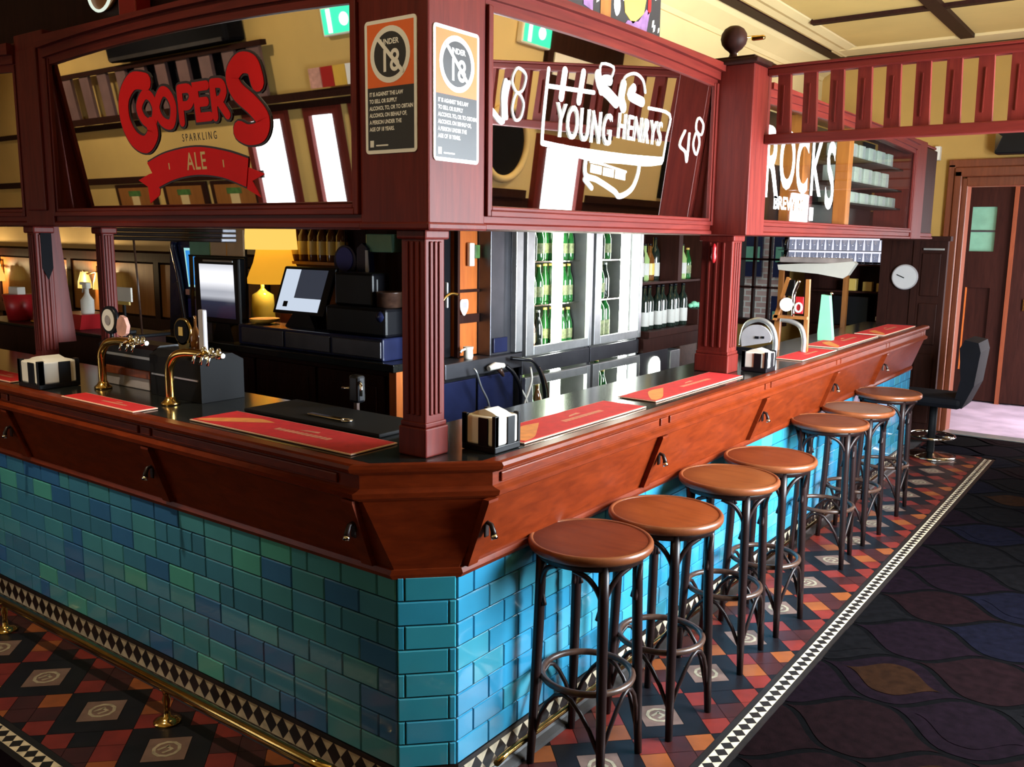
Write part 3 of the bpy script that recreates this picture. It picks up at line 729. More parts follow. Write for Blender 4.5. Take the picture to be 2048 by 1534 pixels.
# second pillar, standing proud, with cap and ball finial
p2 = gbox('pillar', 'mahog_v', -0.30, 0.113, 1.862, 2.06, 1.713, 2.405, bev=0.004)
gbox('pillar', 'mahog_v', -0.30, FX, 2.06, 2.42, 1.713, 2.405, bev=0.004)
gbox('pillar_cap', 'darkwood', -0.31, 0.135, 1.835, 2.085, 2.405, 2.425, bev=0.006); gbox('pillar_cap', 'darkwood', -0.26, 0.115, 1.855, 2.065, 2.425, 2.437, bev=0.005)
b = B(); b.use('darkwood').lathe([(0.028, 2.437), (0.026, 2.445), (0.017, 2.458), (0.015, 2.466), (0.020, 2.474), (0.036, 2.486), (0.050, 2.504), (0.055, 2.524), (0.052, 2.545), (0.040, 2.564), (0.022, 2.575), (0.002, 2.579)], (-0.020, 1.95, 0), 28); b.out('ball_finial', g)
# end pillars
gbox('pillar', 'mahog_v', -0.32, FX+0.01, 5.37, 5.66, 1.713, 2.43); gbox('pillar', 'darkwood', -0.32, FX-0.01, 5.66, 6.10, 1.713, 2.40)
gbox('pillar', 'mahog_v', -2.25, -2.02, FY-0.006, FY+0.24, 1.713, 2.46)
gbox('pillar_face', 'mahog_v', -2.215, -2.06, FY-0.016, FY, 1.775, 2.40)
# moulded mirror frames
def frame(fn, u0, u1, v0, v1, keyv='mahog_v', keyh='mahog_x', top=True):
    for (d, w0, dep) in ((0, 0.018, 0.010), (0.018, 0.012, 0.004)):
        for a0, a1 in ((u0+d, u0+d+w0), (u1-d-w0, u1-d)):
            b = B(fn); b.use(keyv).box(a0, a1, v0+d, v1, -0.012, dep, 0.003); b.out('mirror_moulding', g)
        b = B(fn); b.use(keyh).box(u0+d+w0, u1-d-w0, v0+d, v0+d+w0, -0.012, dep, 0.003); b.out('mirror_moulding', g)
frame(onL(FY), -2.02, -0.303, 1.752, 2.35); frame(onR(FX), 0.300, 1.862, 1.752, 2.335, keyh='mahog_y'); frame(onR(FX), 2.42, 5.37, 1.760, 2.35, keyh='mahog_y')
frame(onL(FY), LX, -2.25, 1.752, 2.35)
# posts standing on the counter
def post(x0, x1, y0, y1):
    b = B(); b.use('mahog_v'); cx, cy = (x0+x1)/2, (y0+y1)/2; hx, hy = (x1-x0)/2, (y1-y0)/2
    b.box(x0-0.008, x1+0.008, y0-0.008, y1+0.008, 1.0697, 1.155, 0.005); b.box(x0-0.004, x1+0.004, y0-0.004, y1+0.004, 1.155, 1.170, 0.004)
    b.out('post_base', g)
    b = B(); b.use('mahog_v').box(x0, x1, y0, y1, 1.165, 1.715, 0.005)
    for k in (-0.45, 0.0, 0.45):
        b.box(cx+k*hx-0.006, cx+k*hx+0.006, y0-0.005, y0+0.002, 1.19, 1.68, 0.003); b.box(x1-0.002, x1+0.005, cy+k*hy-0.006, cy+k*hy+0.006, 1.19, 1.68, 0.003)
    b.out('post_shaft', g)
    b = B(); b.use('mahog_v').box(x0-0.010, x1+0.010, y0-0.010, y1+0.010, 1.685, 1.713, 0.006); b.out('post_head', g)
post(-0.172, -0.082, 0.082, 0.165); post(-0.235, -0.080, 2.19, 2.30); post(-2.33, -2.262, 0.085, 0.155)
b = B(); b.use('redplastic').lathe([(0.004, 0), (0.010, 0.01), (0.014, 0.03), (0.010, 0.05), (0.012, 0.07), (0.004, 0.09)], (-0.165, 2.176, 1.585), 10); b.out('wall_knob', g)['label'] = 'small red knob on the post'
b = B(); b.use('mahog_v').prism([(0.155, 1.712), (0.190, 1.712), (0.235, 1.22), (0.155, 1.22)], 'x', -2.325, -2.266); b.out('post_wing', g)
b = B(); b.use('leather').prism([(0.105, 1.69), (0.150, 1.69), (0.150, 1.54), (0.1275, 1.49), (0.105, 1.54)], 'x', -2.2575, -2.2545); b.out('arched_recess', g)
post(-2.165, -2.105, 0.29, 0.345)
# ---- mirrors with lettering
def mirror(name, label, fn, u0, u1, v0, v1, org, mat='mirror', depth=-0.010):
    t = thing(name, label, 'mirror', org)
    b = B(fn); b.use(mat).solid2([(u0, v0), (u1, v0), (u1, v1), (u0, v1)], depth-0.006, depth); b.out('mirror_glass', t)
    return t
MD = -0.010
mL = mirror('bar_mirror', 'wide mirror with raised red brewery lettering and an ale banner', onLt(FY, 2.38, 6.0), -2.01, -0.31, 1.752, 2.38, (-1.1, FY, 1.76))
mR = mirror('bar_mirror', 'mirror with white line lettering to the right of the corner pillar', onRt(FX, 2.35, 3.8), 0.305, 1.86, 1.752, 2.35, (FX, 1.1, 1.76))
mirror('bar_mirror', 'plain mirror bay beyond the far left gantry pillar', onLt(FY, 2.38, 6.0), LX+0.01, -2.26, 1.76, 2.38, (-3.2, FY, 1.76))
_l, _r = onLt(FY, 2.38, 6.0), onRt(FX, 2.35, 3.8)
LTA = lambda p: _l((p[0]-0.050, p[1]+0.006, p[2]))
LTB = lambda p: _l((p[0]-0.070, p[1]+0.008, p[2]))
RTA = lambda p: _r((p[0]+0.028, p[1]+0.004, p[2]))
CP = [(-1.329, 2.205), (-1.409, 2.213), (-1.477, 2.164), (-1.491, 2.088), (-1.453, 2.021), (-1.383, 1.996), (-1.331, 2.028), (-1.331, 2.058)]
SP = [(-0.728, 2.155), (-0.745, 2.203), (-0.799, 2.215), (-0.847, 2.182), (-0.832, 2.135), (-0.763, 2.085), (-0.722, 2.040), (-0.742, 2.004), (-0.800, 1.998), (-0.842, 2.012)]
LET = [([(-1.352, 2.163), (-1.393, 2.124), (-1.375, 2.081), (-1.324, 2.064), (-1.296, 2.109), (-1.313, 2.152)], True), ([(-1.247, 2.163), (-1.286, 2.117), (-1.264, 2.069), (-1.212, 2.057), (-1.187, 2.11), (-1.209, 2.155)], True)]
LIN = [[(-1.148, 2.058), (-1.142, 2.165)], catmull([(-1.142, 2.165), (-1.09, 2.163), (-1.075, 2.136), (-1.099, 2.111), (-1.142, 2.111)], 4), [(-0.990, 2.165), (-1.053, 2.165), (-1.053, 2.067), (-0.988, 2.067)], [(-1.049, 2.115), (-1.001, 2.115)],
       [(-0.961, 2.064), (-0.958, 2.168)], catmull([(-0.958, 2.168), (-0.912, 2.164), (-0.902, 2.138), (-0.927, 2.113), (-0.958, 2.110)], 4), [(-0.935, 2.113), (-0.896, 2.066)]]
b = B(LTA); c = B(LTA); b.use('red'); c.use('redout')
for q, (pts, wd) in enumerate(((catmull(CP), 0.060), (catmull(SP), 0.064))): b.ribbon(pts, wd, MD+0.0035, MD+0.0062+0.0003*q); c.ribbon(pts, wd+0.013, MD, MD+0.0035+0.0001*q)
for q, (pts, _) in enumerate(LET): p = catmull(pts, 5, True); p.append(p[0]); b.ribbon(p, 0.034, MD+0.0036, MD+0.0052+0.0001*q); c.ribbon(p, 0.050, MD, MD+0.0037+0.0001*q)
for q, p in enumerate(LIN): b.ribbon(p, 0.030, MD+0.0036, MD+0.0049+0.0001*q); c.ribbon(p, 0.046, MD, MD+0.0030+0.0001*q)
b.out('brewery_lettering', mL)['label'] = 'big red letters reading COOPERS'; c.out('lettering_outline', mL)
b = B(LTA); b.use('redout').text('SPARKLING', 0.036, -1.070, 1.995, MD, MD+0.0004, bold=0.0, space=1.6, sx=0.72); b.out('small_lettering', mL)
BT = [(-1.374, 1.931), (-1.25, 1.96), (-1.076, 1.972), (-0.916, 1.952), (-0.798, 1.923)]; BB = [(-1.32, 1.844), (-1.213, 1.869), (-1.083, 1.88), (-0.948, 1.868), (-0.826, 1.834)]
top, bot = catmull(BT, 6), catmull(BB, 6)
b = B(LTB); b.use('red')
for k in range(len(top)-1): b.solid2([bot[k], bot[k+1], top[k+1], top[k]], MD+0.0025, MD+0.0045)
for tl in ([(-1.310, 1.901), (-1.378, 1.890), (-1.449, 1.871), (-1.395, 1.846), (-1.394, 1.787), (-1.329, 1.815), (-1.314, 1.849)], [(-0.822, 1.900), (-0.728, 1.872), (-0.795, 1.852), (-0.761, 1.799), (-0.846, 1.835), (-0.824, 1.862)]):
    b.solid2(tl, MD+0.0005, MD+0.0016)
o = b.out('ale_banner', mL)
b = B(LTB); b.use('redout')
out_ = [(bot[0][0], bot[0][1]-0.004)] + [(p[0], p[1]-0.005) for p in bot] + [(p[0], p[1]+0.005) for p in top[::-1]]
for k in range(len(top)-1): b.solid2([(bot[k][0], bot[k][1]-0.006), (bot[k+1][0], bot[k+1][1]-0.006), (top[k+1][0], top[k+1][1]+0.006), (top[k][0], top[k][1]+0.006)], MD, MD+0.0025)
b.out('lettering_outline', mL)
b = B(LTB); b.use('alecream').text('ALE', 0.082, -1.078, 1.898, MD+0.0045, MD+0.0050, sx=0.78, bold=0.001, space=1.1)
b.solid2([(-1.243, 1.903), (-1.237, 1.903), (-1.237, 1.925), (-1.243, 1.925)], MD+0.0045, MD+0.0050); b.solid2([(-0.933, 1.900), (-0.927, 1.900), (-0.927, 1.924), (-0.933, 1.924)], MD+0.0045, MD+0.0050)
b.out('banner_lettering', mL)['label'] = 'cream letters reading ALE'
# white line lettering on the right mirror
b = B(RTA); b.use('whitevinyl'); D0, D1 = MD, MD+0.0008
NS = [0]
def st(pts, wd, k=6): NS[0] += 1; b.ribbon(catmull(pts, k) if len(pts) > 2 else pts, wd, D0, D1+0.00010*NS[0])
st([(0.612, 2.209), (0.603, 2.062), (0.603, 1.984)], 0.016); st([(0.704, 2.216), (0.694, 2.135)], 0.030); st([(0.814, 2.227), (0.799, 2.135)], 0.028); st([(0.622, 2.159), (0.889, 2.174)], 0.014)
st([(0.608, 1.984), (0.804, 1.980), (1.14, 1.983), (1.43, 1.994)], 0.018); st([(0.72, 1.978), (0.90, 1.962), (1.12, 1.968), (1.30, 1.972), (1.42, 1.986)], 0.026); st([(1.431, 1.990), (1.445, 2.08), (1.453, 2.164), (1.278, 2.169)], 0.012, 4)
st([(0.905, 2.232), (0.93, 2.20), (0.985, 2.181), (1.04, 2.16)], 0.040); st([(0.985, 2.226), (0.945, 2.221), (0.935, 2.187)], 0.034); st([(1.08, 2.225), (1.072, 2.18), (1.093, 2.15)], 0.040); st([(1.153, 2.222), (1.135, 2.197), (1.225, 2.184)], 0.036)
st([(0.918, 2.234), (0.922, 2.272), (1.002, 2.273), (0.997, 2.242)], 0.009, 3); st([(1.07, 2.226), (1.093, 2.256), (1.157, 2.274), (1.217, 2.26), (1.243, 2.22)], 0.010)
st([(0.873, 1.978), (0.874, 1.904), (0.954, 1.889), (1.076, 1.857), (1.121, 1.840), (1.204, 1.870), (1.242, 1.926), (1.246, 1.977)], 0.020); st([(0.901, 1.947), (0.984, 1.944), (1.152, 1.929)], 0.008); st([(0.872, 1.887), (0.922, 1.860)], 0.018)
for k in range(3): b.solid2([(0.905+k*0.085, 1.940-0.005*k), (0.980+k*0.085, 1.936-0.005*k), (0.980+k*0.085, 1.908-0.005*k), (0.905+k*0.085, 1.912-0.005*k)], D0, D1+0.0002)
for pts in ([(0.455, 2.189), (0.493, 2.173), (0.484, 2.132), (0.454, 2.118), (0.428, 2.143), (0.433, 2.171)], [(0.454, 2.118), (0.490, 2.093), (0.481, 2.049), (0.453, 2.039), (0.435, 2.072)], [(1.716, 2.181), (1.762, 2.158), (1.752, 2.117), (1.703, 2.129), (1.695, 2.161)], [(1.704, 2.123), (1.741, 2.087), (1.723, 2.035), (1.685, 2.072)]):
    p = catmull(pts, 6, True); p.append(p[0]); NS[0] += 1; b.ribbon(p, 0.008, D0, D1+0.00010*NS[0])
st([(0.323, 2.121), (0.315, 2.072), (0.343, 2.048), (0.391, 2.029), (0.385, 2.102), (0.394, 2.142)], 0.018); st([(0.410, 2.14), (0.400, 2.09), (0.408, 2.04)], 0.014); st([(1.598, 2.118), (1.563, 2.061), (1.619, 2.037), (1.641, 2.005), (1.640, 2.111)], 0.010)
b.out('line_artwork', mR)['label'] = 'white line sketch around the lettering'
b = B(RTA); b.use('whitevinyl'); b.text('YOUNG', 0.152, 0.850, 2.012, D0, D1+0.0030, sx=0.60, bold=0.0012, space=1.12); b.text('HENRYS', 0.125, 1.232, 2.043, D0, D1+0.0030, sx=0.68, bold=0.0010, space=1.12); b.out('brewery_lettering', mR)['label'] = 'white letters reading YOUNG HENRYS'
# glazed bay in place of a mirror; cabinet and boxes stand for its reflection
t = thing('glazed_panel', 'clear glass gantry panel standing in for a mirror, with tall white brewery lettering beside the slatted screen', 'glass panel', (FX, 3.9, 1.76))
b = B(onR(FX)); b.use('glass').solid2([(2.43, 1.77), (5.36, 1.77), (5.36, 2.38), (2.43, 2.38)], -0.016, -0.010); b.out('pane', t)
b = B(onR(FX)); b.use('whitevinyl')
for i, (ch, u, s, dz) in enumerate((('R', 2.545, 0.42, -0.02), ('O', 2.76, 0.36, 0.03), ('C', 2.98, 0.36, 0.02), ('K', 3.20, 0.36, 0.015), ('S', 3.45, 0.46, -0.045))):
    b.text(ch, s, u, 1.925+dz, -0.010, -0.007, sx=0.78, sy=1.12, bold=0.007)
b.text('BREWING', 0.085, 2.84, 1.848, -0.010, -0.007, sx=1.28, bold=0.003); b.solid2([(3.14, 1.80), (3.20, 1.80), (3.20, 1.87), (3.14, 1.87)], -0.010, -0.008)
b.out('brewery_lettering', t)['label'] = 'white letters reading ROCKS BREWING'
t = thing('standin_cabinet', 'black shelved cabinet standing in for a mirror reflection behind the glass panel at the far end of the gantry', 'cabinet', (-0.28, 4.3, 1.77))
b = B(); b.use('black'); b.box(-0.345, -0.335, 2.44, 5.36, 1.77, 2.40); b.out('back_panel', t)
for k, z in enumerate((1.92, 2.05, 2.20)):
    b = B(); b.use('matblack').box(-0.333, -0.12, 3.95, 5.34, z, z+0.012); b.out('shelf', t)
b = B(); b.use('orange').box(-0.15, -0.07, 3.84, 3.92, 1.77, 2.40, 0.004); b.out('upright', t)  # orange post stands for a lit frame reflected in the mirror
b = B(); b.use('orange').box(-0.33, -0.20, 3.42, 3.55, 1.77, 2.40, 0.004); b.out('upright', t)
b = B(); b.use('panelwood').box(-0.33, -0.25, 2.7, 3.2, 2.10, 2.22, 0.004); b.out('rail', t)
BX = []
for si, z in enumerate((1.932, 2.062, 2.212)):
    y = 4.02 + 0.05*si
    while y < 5.2:
        wd = 0.13 + 0.03*((si*3+len(BX)) % 3); h = (0.075, 0.105, 0.095)[si]
        BX.append((y, wd, z, h, si)); y += wd + 0.055 + 0.03*((len(BX)) % 2)
ordn = ('first', 'second', 'third', 'fourth', 'fifth', 'sixth', 'seventh', 'eighth'); shn = ('bottom', 'middle', 'top'); cnt = [0, 0, 0]
for y, wd, z, h, si in BX:
    b = B(); b.use('label').box(-0.30, -0.16, y, y+wd, z, z+h, 0.004); b.use('grey').box(-0.162, -0.158, y+wd*0.55, y+wd*0.9, z+0.01, z+h-0.01)
    o = b.out('standin_box', None, org=(-0.23, y+wd/2, z)); o.location = (-0.23, y+wd/2, z)
    tag(o, '%s stand-in pale box from the orange upright on the %s shelf of the black cabinet' % (ordn[cnt[si]], shn[si]), 'box', 'pale boxes in the black cabinet'); cnt[si] += 1
# ---- liquor signs on the corner pillar
def rrect(u0, u1, v0, v1, r, n=5):
    out = []
    for cx, cy, a0 in ((u1-r, v1-r, 0), (u0+r, v1-r, PI/2), (u0+r, v0+r, PI), (u1-r, v0+r, 3*PI/2)):
        for k in range(n+1): a = a0+PI/2*k/n; out.append((cx+r*math.cos(a), cy+r*math.sin(a)))
    return out
def liquor_sign(label, fn, u0, u1, v0, v1, org):
    t = thing('warning_sign', label, 'sign', org)
    b = B(fn); b.use('whitesign').solid2(rrect(u0, u1, v0, v1, 0.012), 0.0, 0.003); b.out('backing', t)
    W = u1-u0; mg = 0.010; vm = v0+(v1-v0)*0.50
    b = B(fn); b.use('signorange').solid2([(u0+mg, vm), (u1-mg, vm), (u1-mg, v1-mg), (u0+mg, v1-mg)], 0.003, 0.0036); b.out('orange_panel', t)
    b = B(fn); b.use('signblack').solid2([(u0+mg, v0+mg), (u1-mg, v0+mg), (u1-mg, vm), (u0+mg, vm)], 0.003, 0.0036); b.out('black_panel', t)
    cu, cv = (u0+u1)/2, (vm+v1-mg)/2; r = min(W*0.40, (v1-vm)*0.42)
    circ = lambda rr, n=36: [(cu+rr*math.cos(2*PI*k/n), cv+rr*math.sin(2*PI*k/n)) for k in range(n)]
    b = B(fn); b.use('whitesign').solid2(circ(r), 0.0036, 0.0042); b.use('signblack').solid2(circ(r*0.80), 0.0042, 0.0047)
    b.use('whitesign'); b.text('18', r*1.08, cu, cv-r*0.58, 0.0047, 0.0052, bold=0.0015, sx=0.92); b.text('UNDER', r*0.27, cu, cv+r*0.36, 0.0047, 0.0052, bold=0.0006)
    a = 3*PI/4; d = Vector((math.cos(a), math.sin(a)))
    b.ribbon([(cu+d.x*r*0.88, cv+d.y*r*0.88), (cu-d.x*r*0.88, cv-d.y*r*0.88)], r*0.15, 0.0052, 0.0057)
    b.out('age_symbol', t)['label'] = 'struck-through 18 in a ring'
    b = B(fn); b.use('whitesign')
    for k, ln in enumerate(('IT IS AGAINST THE LAW', 'TO SELL OR SUPPLY', 'ALCOHOL TO, OR TO OBTAIN', 'ALCOHOL ON BEHALF OF,', 'A PERSON UNDER THE', 'AGE OF 18 YEARS.')):
        b.text(ln, 0.0145, u0+mg+0.007, vm-0.022-k*0.0185, 0.0036, 0.0041, align='LEFT', sx=0.80, bold=0.0005)
    b.solid2([(u0+mg+0.008, v0+mg+0.008), (u0+mg+0.022, v0+mg+0.008), (u0+mg+0.022, v0+mg+0.026), (u0+mg+0.008, v0+mg+0.026)], 0.0036, 0.0041)
    b.ribbon([(u0+mg+0.032, v0+mg+0.012), (u0+mg+0.075, v0+mg+0.012)], 0.004, 0.0036, 0.0041)
    b.out('notice_text', t)
liquor_sign('under-age liquor sign on the darker left face of the corner pillar', onL(FY), -0.274, -0.082, 1.917, 2.268, (-0.178, FY, 1.917))
liquor_sign('under-age liquor sign on the bright right face of the corner pillar', onR(FX), 0.073, 0.265, 1.895, 2.246, (FX, 0.169, 1.895))
# ---- slatted screen running out over the aisle
t = thing('slatted_screen', 'red slatted timber screen hung across the aisle from the second pillar', 'screen', (1.2, 2.03, 2.09))
b = B(); b.use('mahog_x').box(0.113, WR, 2.005, 2.055, 2.372, 2.402, 0.005); b.box(0.113, WR, 1.995, 2.065, 2.402, 2.412, 0.003); b.out('top_rail', t)
b = B(); b.use('mahog_x').box(0.113, WR, 2.000, 2.060, 2.095, 2.135, 0.005); b.out('bottom_rail', t)
x = 0.155
while x < WR-0.05:
    b = B(); b.use('mahog_v')
    b.prism([(x+0.004, 2.135), (x+0.062, 2.135), (x+0.052, 2.372), (x, 2.372)], 'y', 2.018, 2.042); b.box(x+0.026, x+0.030, 2.014, 2.02, 2.17, 2.33)
    b.out('slat', t); x += 0.108
# ---- things on top of the gantry
t = thing('display_board', 'dark timber board standing on the gantry above the left mirror', 'board', (-1.4, 0.26, 2.445))
b = B(); b.use('darkwood').box(-4.2, -0.33, 0.31, 0.36, 2.446, 3.25, 0.004); b.out('back_board', t)
b = B(); b.use('panelwood').lathe([(0.13, 0.0), (0.13, 0.014), (0.11, 0.02), (0.001, 0.02)], (-2.0, 0.29, 2.70), 28, axis='y'); b.out('round_plaque', t)
b = B(); b.use('neon').tube([(-2.0+0.085*math.cos(2*PI*k/32), 0.282, 2.650+0.082*math.sin(2*PI*k/32)) for k in range(32)], 0.006, 8, closed=True); o = b.out('pale_ring', None, org=(-2.0, 0.282, 2.650)); o.location = (-2.0, 0.282, 2.650); o.name = 'neon_ring'
tag(o, 'pale glowing ring on the dark board above the left mirror', 'ring light')
b = B(); b.use('redplastic').box(-1.80, -1.685, 0.24, 0.308, 2.51, 2.68, 0.006); b.use('pink').box(-1.785, -1.705, 0.236, 0.241, 2.585, 2.62, 0.003)
o = b.out('red_box', None, org=(-1.70, 0.20, 2.497)); o.location = (-1.70, 0.20, 2.497); tag(o, 'small red lightbox fixed to the dark board', 'box')
t = thing('poster_board', 'framed colourful poster standing on the gantry above the right mirror', 'poster', (-0.14, 1.1, 2.43))
fn = onR(-0.12)
b = B(fn); b.use('signblack').solid2([(0.74, 2.43), (1.475, 2.43), (1.475, 3.02), (0.74, 3.02)], -0.03, 0.0); b.out('board', t)
b = B(fn)
for key, pts in (('yellow', [(1.20, 2.50), (1.26, 2.47), (1.34, 2.52), (1.37, 2.62), (1.36, 2.75), (1.24, 2.75), (1.26, 2.60), (1.19, 2.56)]), ('purple', [(1.18, 2.44), (1.36, 2.44), (1.385, 2.53), (1.36, 2.54), (1.30, 2.485), (1.22, 2.475)]),
                 ('redplastic', [(1.37, 2.52), (1.395, 2.54), (1.395, 2.75), (1.375, 2.75)]), ('panelwood', [(1.03, 2.44), (1.10, 2.44), (1.10, 2.52), (1.03, 2.53)]), ('purple', [(0.92, 2.47), (0.98, 2.46), (0.98, 2.6), (0.92, 2.6)]),
                 ('whitevinyl', catmull([(1.14, 2.475), (1.165, 2.50), (1.16, 2.545), (1.135, 2.55), (1.12, 2.51)], 4, True)), ('whitevinyl', [(1.165, 2.55), (1.19, 2.535), (1.195, 2.56), (1.17, 2.57)])):
    b.use(key).solid2(pts, 0.0, 0.002)
rp = random.Random(5); b.use('whitevinyl')
for k in range(26):
    u, v = rp.choice((rp.uniform(0.80, 0.92), rp.uniform(1.40, 1.46), rp.uniform(0.98, 1.12))), rp.uniform(2.45, 2.75); s_ = rp.uniform(0.003, 0.009)
    b.solid2([(u-s_, v-s_*2), (u+s_, v-s_), (u+s_*1.4, v+s_*2), (u-s_*0.4, v+s_*1.3)], 0.0, 0.003)
b.out('print', t)
t = thing('picture_lamp', 'slim brass lamp on a bent stem behind the ball finial', 'lamp', (-0.05, 2.20, 2.43))
b = B(); b.use('brass').tube(catmull([(-0.06, 2.08, 2.43), (-0.06, 2.08, 2.52), (-0.055, 2.085, 2.556), (-0.02, 2.10, 2.560), (0.02, 2.115, 2.562)], 5), 0.004, 8); b.out('stem', t)
b = B(); b.use('brass').box(-0.01, 0.05, 2.10, 2.125, 2.545, 2.563, 0.006); b.out('lamp_head', t)
b = B(); b.use('white').box(-0.085, -0.045, 5.69, 5.73, 2.31, 2.42, 0.006) if False else b.use('white').box(-0.255, -0.21, 6.93, 7.0, 2.40, 2.52, 0.006); o = b.out('motion_sensor', None, org=(-0.23, 6.97, 2.46)); o.location = (-0.23, 6.97, 2.46); tag(o, 'small white sensor on the ochre wall beside the door frame', 'sensor')
t = thing('wall_speaker', 'black wall speaker above the far door', 'speaker', (0.42, 6.87, 2.4))
b = B(); b.use('black').box(0.24, 0.72, 6.78, 6.92, 2.42, 2.60, 0.012); b.out('body', t)
b = B(); b.use('chrome').prism([(0.24, 2.43), (0.29, 2.56), (0.25, 2.59), (0.24, 2.59)], 'y', 6.772, 6.78); b.out('corner_plate', t)
# ================================================================ bentwood stools
def make_stool():
    t = thing('bar_stool', '', 'stool', (0, 0, 0), 'bentwood stools along the bar')
    H = 0.757
    b = B(); b.use('seat').lathe([(0.05, H-0.022), (0.182, H-0.022), (0.186, H-0.012), (0.186, H-0.003), (0.180, H-0.001), (0.10, H-0.003), (0.001, H-0.003)], n=48); b.out('seat', t)
    b = B(); b.use('rim')
    pr = [(0.183, H-0.030), (0.193, H-0.028), (0.199, H-0.018), (0.199, H-0.006), (0.194, H+0.001), (0.187, H+0.002), (0.182, H-0.002), (0.182, H-0.03)]
    b.lathe(pr, n=48, cap=False); b.out('seat_rim', t)
    b = B(); b.use('leg').lathe([(0.150, H-0.052), (0.172, H-0.052), (0.174, H-0.026), (0.150, H-0.026)], n=36, cap=False); b.out('apron', t)
    def leg_r(z): return 0.158 + (0.184-0.158)*(1-(z/H))**1.5
    for k in range(4):
        a = -PI/4 + k*PI/2; ca, sa = math.cos(a), math.sin(a)
        b = B(); b.use('leg')
        zs = [H-0.028, 0.60, 0.45, 0.30, 0.15, 0.0]; rr = [0.0165, 0.0170, 0.0170, 0.0165, 0.0150, 0.0125]
        b.tube([(leg_r(z)*ca, leg_r(z)*sa, z) for z in zs], rr, 12); b.out('leg', t)
    b = B(); b.use('ring').tube([(0.147*math.cos(2*PI*k/40), 0.147*math.sin(2*PI*k/40), 0.300) for k in range(40)], 0.011, 10, closed=True); b.out('foot_ring', t)
    for k in range(4):                     # curved braces, seat to leg
        for sg in (-1, 1):
            a0 = -PI/4 + k*PI/2; a1 = a0 + sg*0.60
            ptsu = []
            for (f, z) in ((0.0, 0.555), (0.06, 0.60), (0.22, 0.645), (0.50, 0.680), (0.85, 0.698), (1.0, 0.702)):
                a = a0 + (a1-a0)*f; r = 0.158 - 0.0*f; ptsu.append((r*math.cos(a), r*math.sin(a), z))
            ptsu[0] = (0.150*math.cos(a0+sg*0.09), 0.150*math.sin(a0+sg*0.09), 0.545)
            b = B(); b.use('leg').tube(catmull(ptsu, 4), 0.0085, 8); b.out('seat_brace', t)
    for k in range(4):                     # lower hoops under the ring
        a0 = -PI/4 + k*PI/2; pts = []
        for f in range(9):
            q = f/8; a = a0 + q*PI/2; z = 0.10 + 0.185*math.sin(PI*q)**0.8 if 0 < q < 1 else 0.10
            r = 0.172 - 0.025*math.sin(PI*q); pts.append((r*math.cos(a), r*math.sin(a), z))
        b = B(); b.use('leg').tube(pts, 0.0075, 8); b.out('lower_hoop', t)
    return t
ST = [(0.178, 0.570, 0.03, 'bentwood bar stool nearest the camera, first in the row, with a dark reddish seat'), (0.236, 0.974, -0.10, 'second bentwood bar stool from the corner, with a bright orange seat'),
      (0.222, 1.555, 0.06, 'third bentwood bar stool from the corner, with a tan orange seat'), (0.230, 1.985, -0.06, 'fourth bentwood bar stool from the corner, reddish seat'),
      (0.185, 2.96, 0.12, 'fifth bentwood bar stool from the corner, after the wide gap'), (0.195, 3.44, -0.08, 'sixth bentwood bar stool from the corner, with a pale greyish seat'),
      (0.190, 4.12, 0.05, 'farthest bentwood bar stool, beside the black swivel chair')]
proto = make_stool()
SEATC = [((0.095, 0.0140, 0.0040), (0.150, 0.0260, 0.0065)), ((0.150, 0.0270, 0.0045), (0.230, 0.0480, 0.0080)), ((0.130, 0.0320, 0.0075), (0.200, 0.0560, 0.0130)), ((0.110, 0.0190, 0.0050), (0.170, 0.0340, 0.0085)),
         ((0.085, 0.0240, 0.0120), (0.140, 0.0420, 0.0200)), ((0.120, 0.0640, 0.0420), (0.175, 0.0950, 0.0640)), ((0.070, 0.0220, 0.0130), (0.115, 0.0390, 0.0220))]
def paint_seat(stool, k):                 # each seat has its own stain
    mk = 'seat%d' % k
    M[mk] = wood('stool_seat_stain', *SEATC[k], 0.42, (1.0, 8, 4), 5, 0.0, 0.25)
    for ch in stool.children:
        if ch.name.split('.')[0] == 'seat': ch.material_slots[0].link = 'OBJECT'; ch.material_slots[0].material = M[mk]
for k, (x, y, r, lb) in enumerate(ST):
    if k == 0: proto.location = (x, y, 0.0015); proto.rotation_euler = (0, 0, r); proto['label'] = lb
    paint_seat(proto if k == 0 else copy_thing(proto, (x, y, 0.0015), r, lb), k)
# black swivel chair at the far end
t = thing('swivel_chair', 'black upholstered swivel chair at the far end of the bar', 'chair', (0.14, 5.86, 0))
b = B(); b.use('leather').box(-0.13, 0.36, 5.64, 6.08, 0.43, 0.515, 0.035); b.out('seat', t)
b = B(); b.use('leather')
b.prism([(0.30, 0.46), (0.36, 0.44), (0.43, 0.62), (0.455, 0.88), (0.435, 0.95), (0.34, 0.965), (0.31, 0.90), (0.335, 0.66)], 'y', 5.66, 6.06); b.out('backrest', t)
b = B(); b.use('matblack').lathe([(0.030, 0.03), (0.030, 0.44)], (0.13, 5.86, 0), 16); b.out('column', t)
b = B(); b.use('chrome').tube([(0.13+0.17*math.cos(2*PI*k/32), 5.86+0.17*math.sin(2*PI*k/32), 0.17) for k in range(32)], 0.009, 8, closed=True)
for k in range(3): a = 2*PI*k/3; b.tube([(0.13+0.03*math.cos(a), 5.86+0.03*math.sin(a), 0.17), (0.13+0.17*math.cos(a), 5.86+0.17*math.sin(a), 0.17)], 0.007, 8)
b.out('foot_ring', t)['label'] = 'chrome foot ring'
b = B(); b.use('chrome').lathe([(0.19, 0.003), (0.19, 0.012), (0.16, 0.022), (0.04, 0.034), (0.03, 0.04)], (0.13, 5.86, 0), 32); b.out('base', t)['label'] = 'chrome disc base'
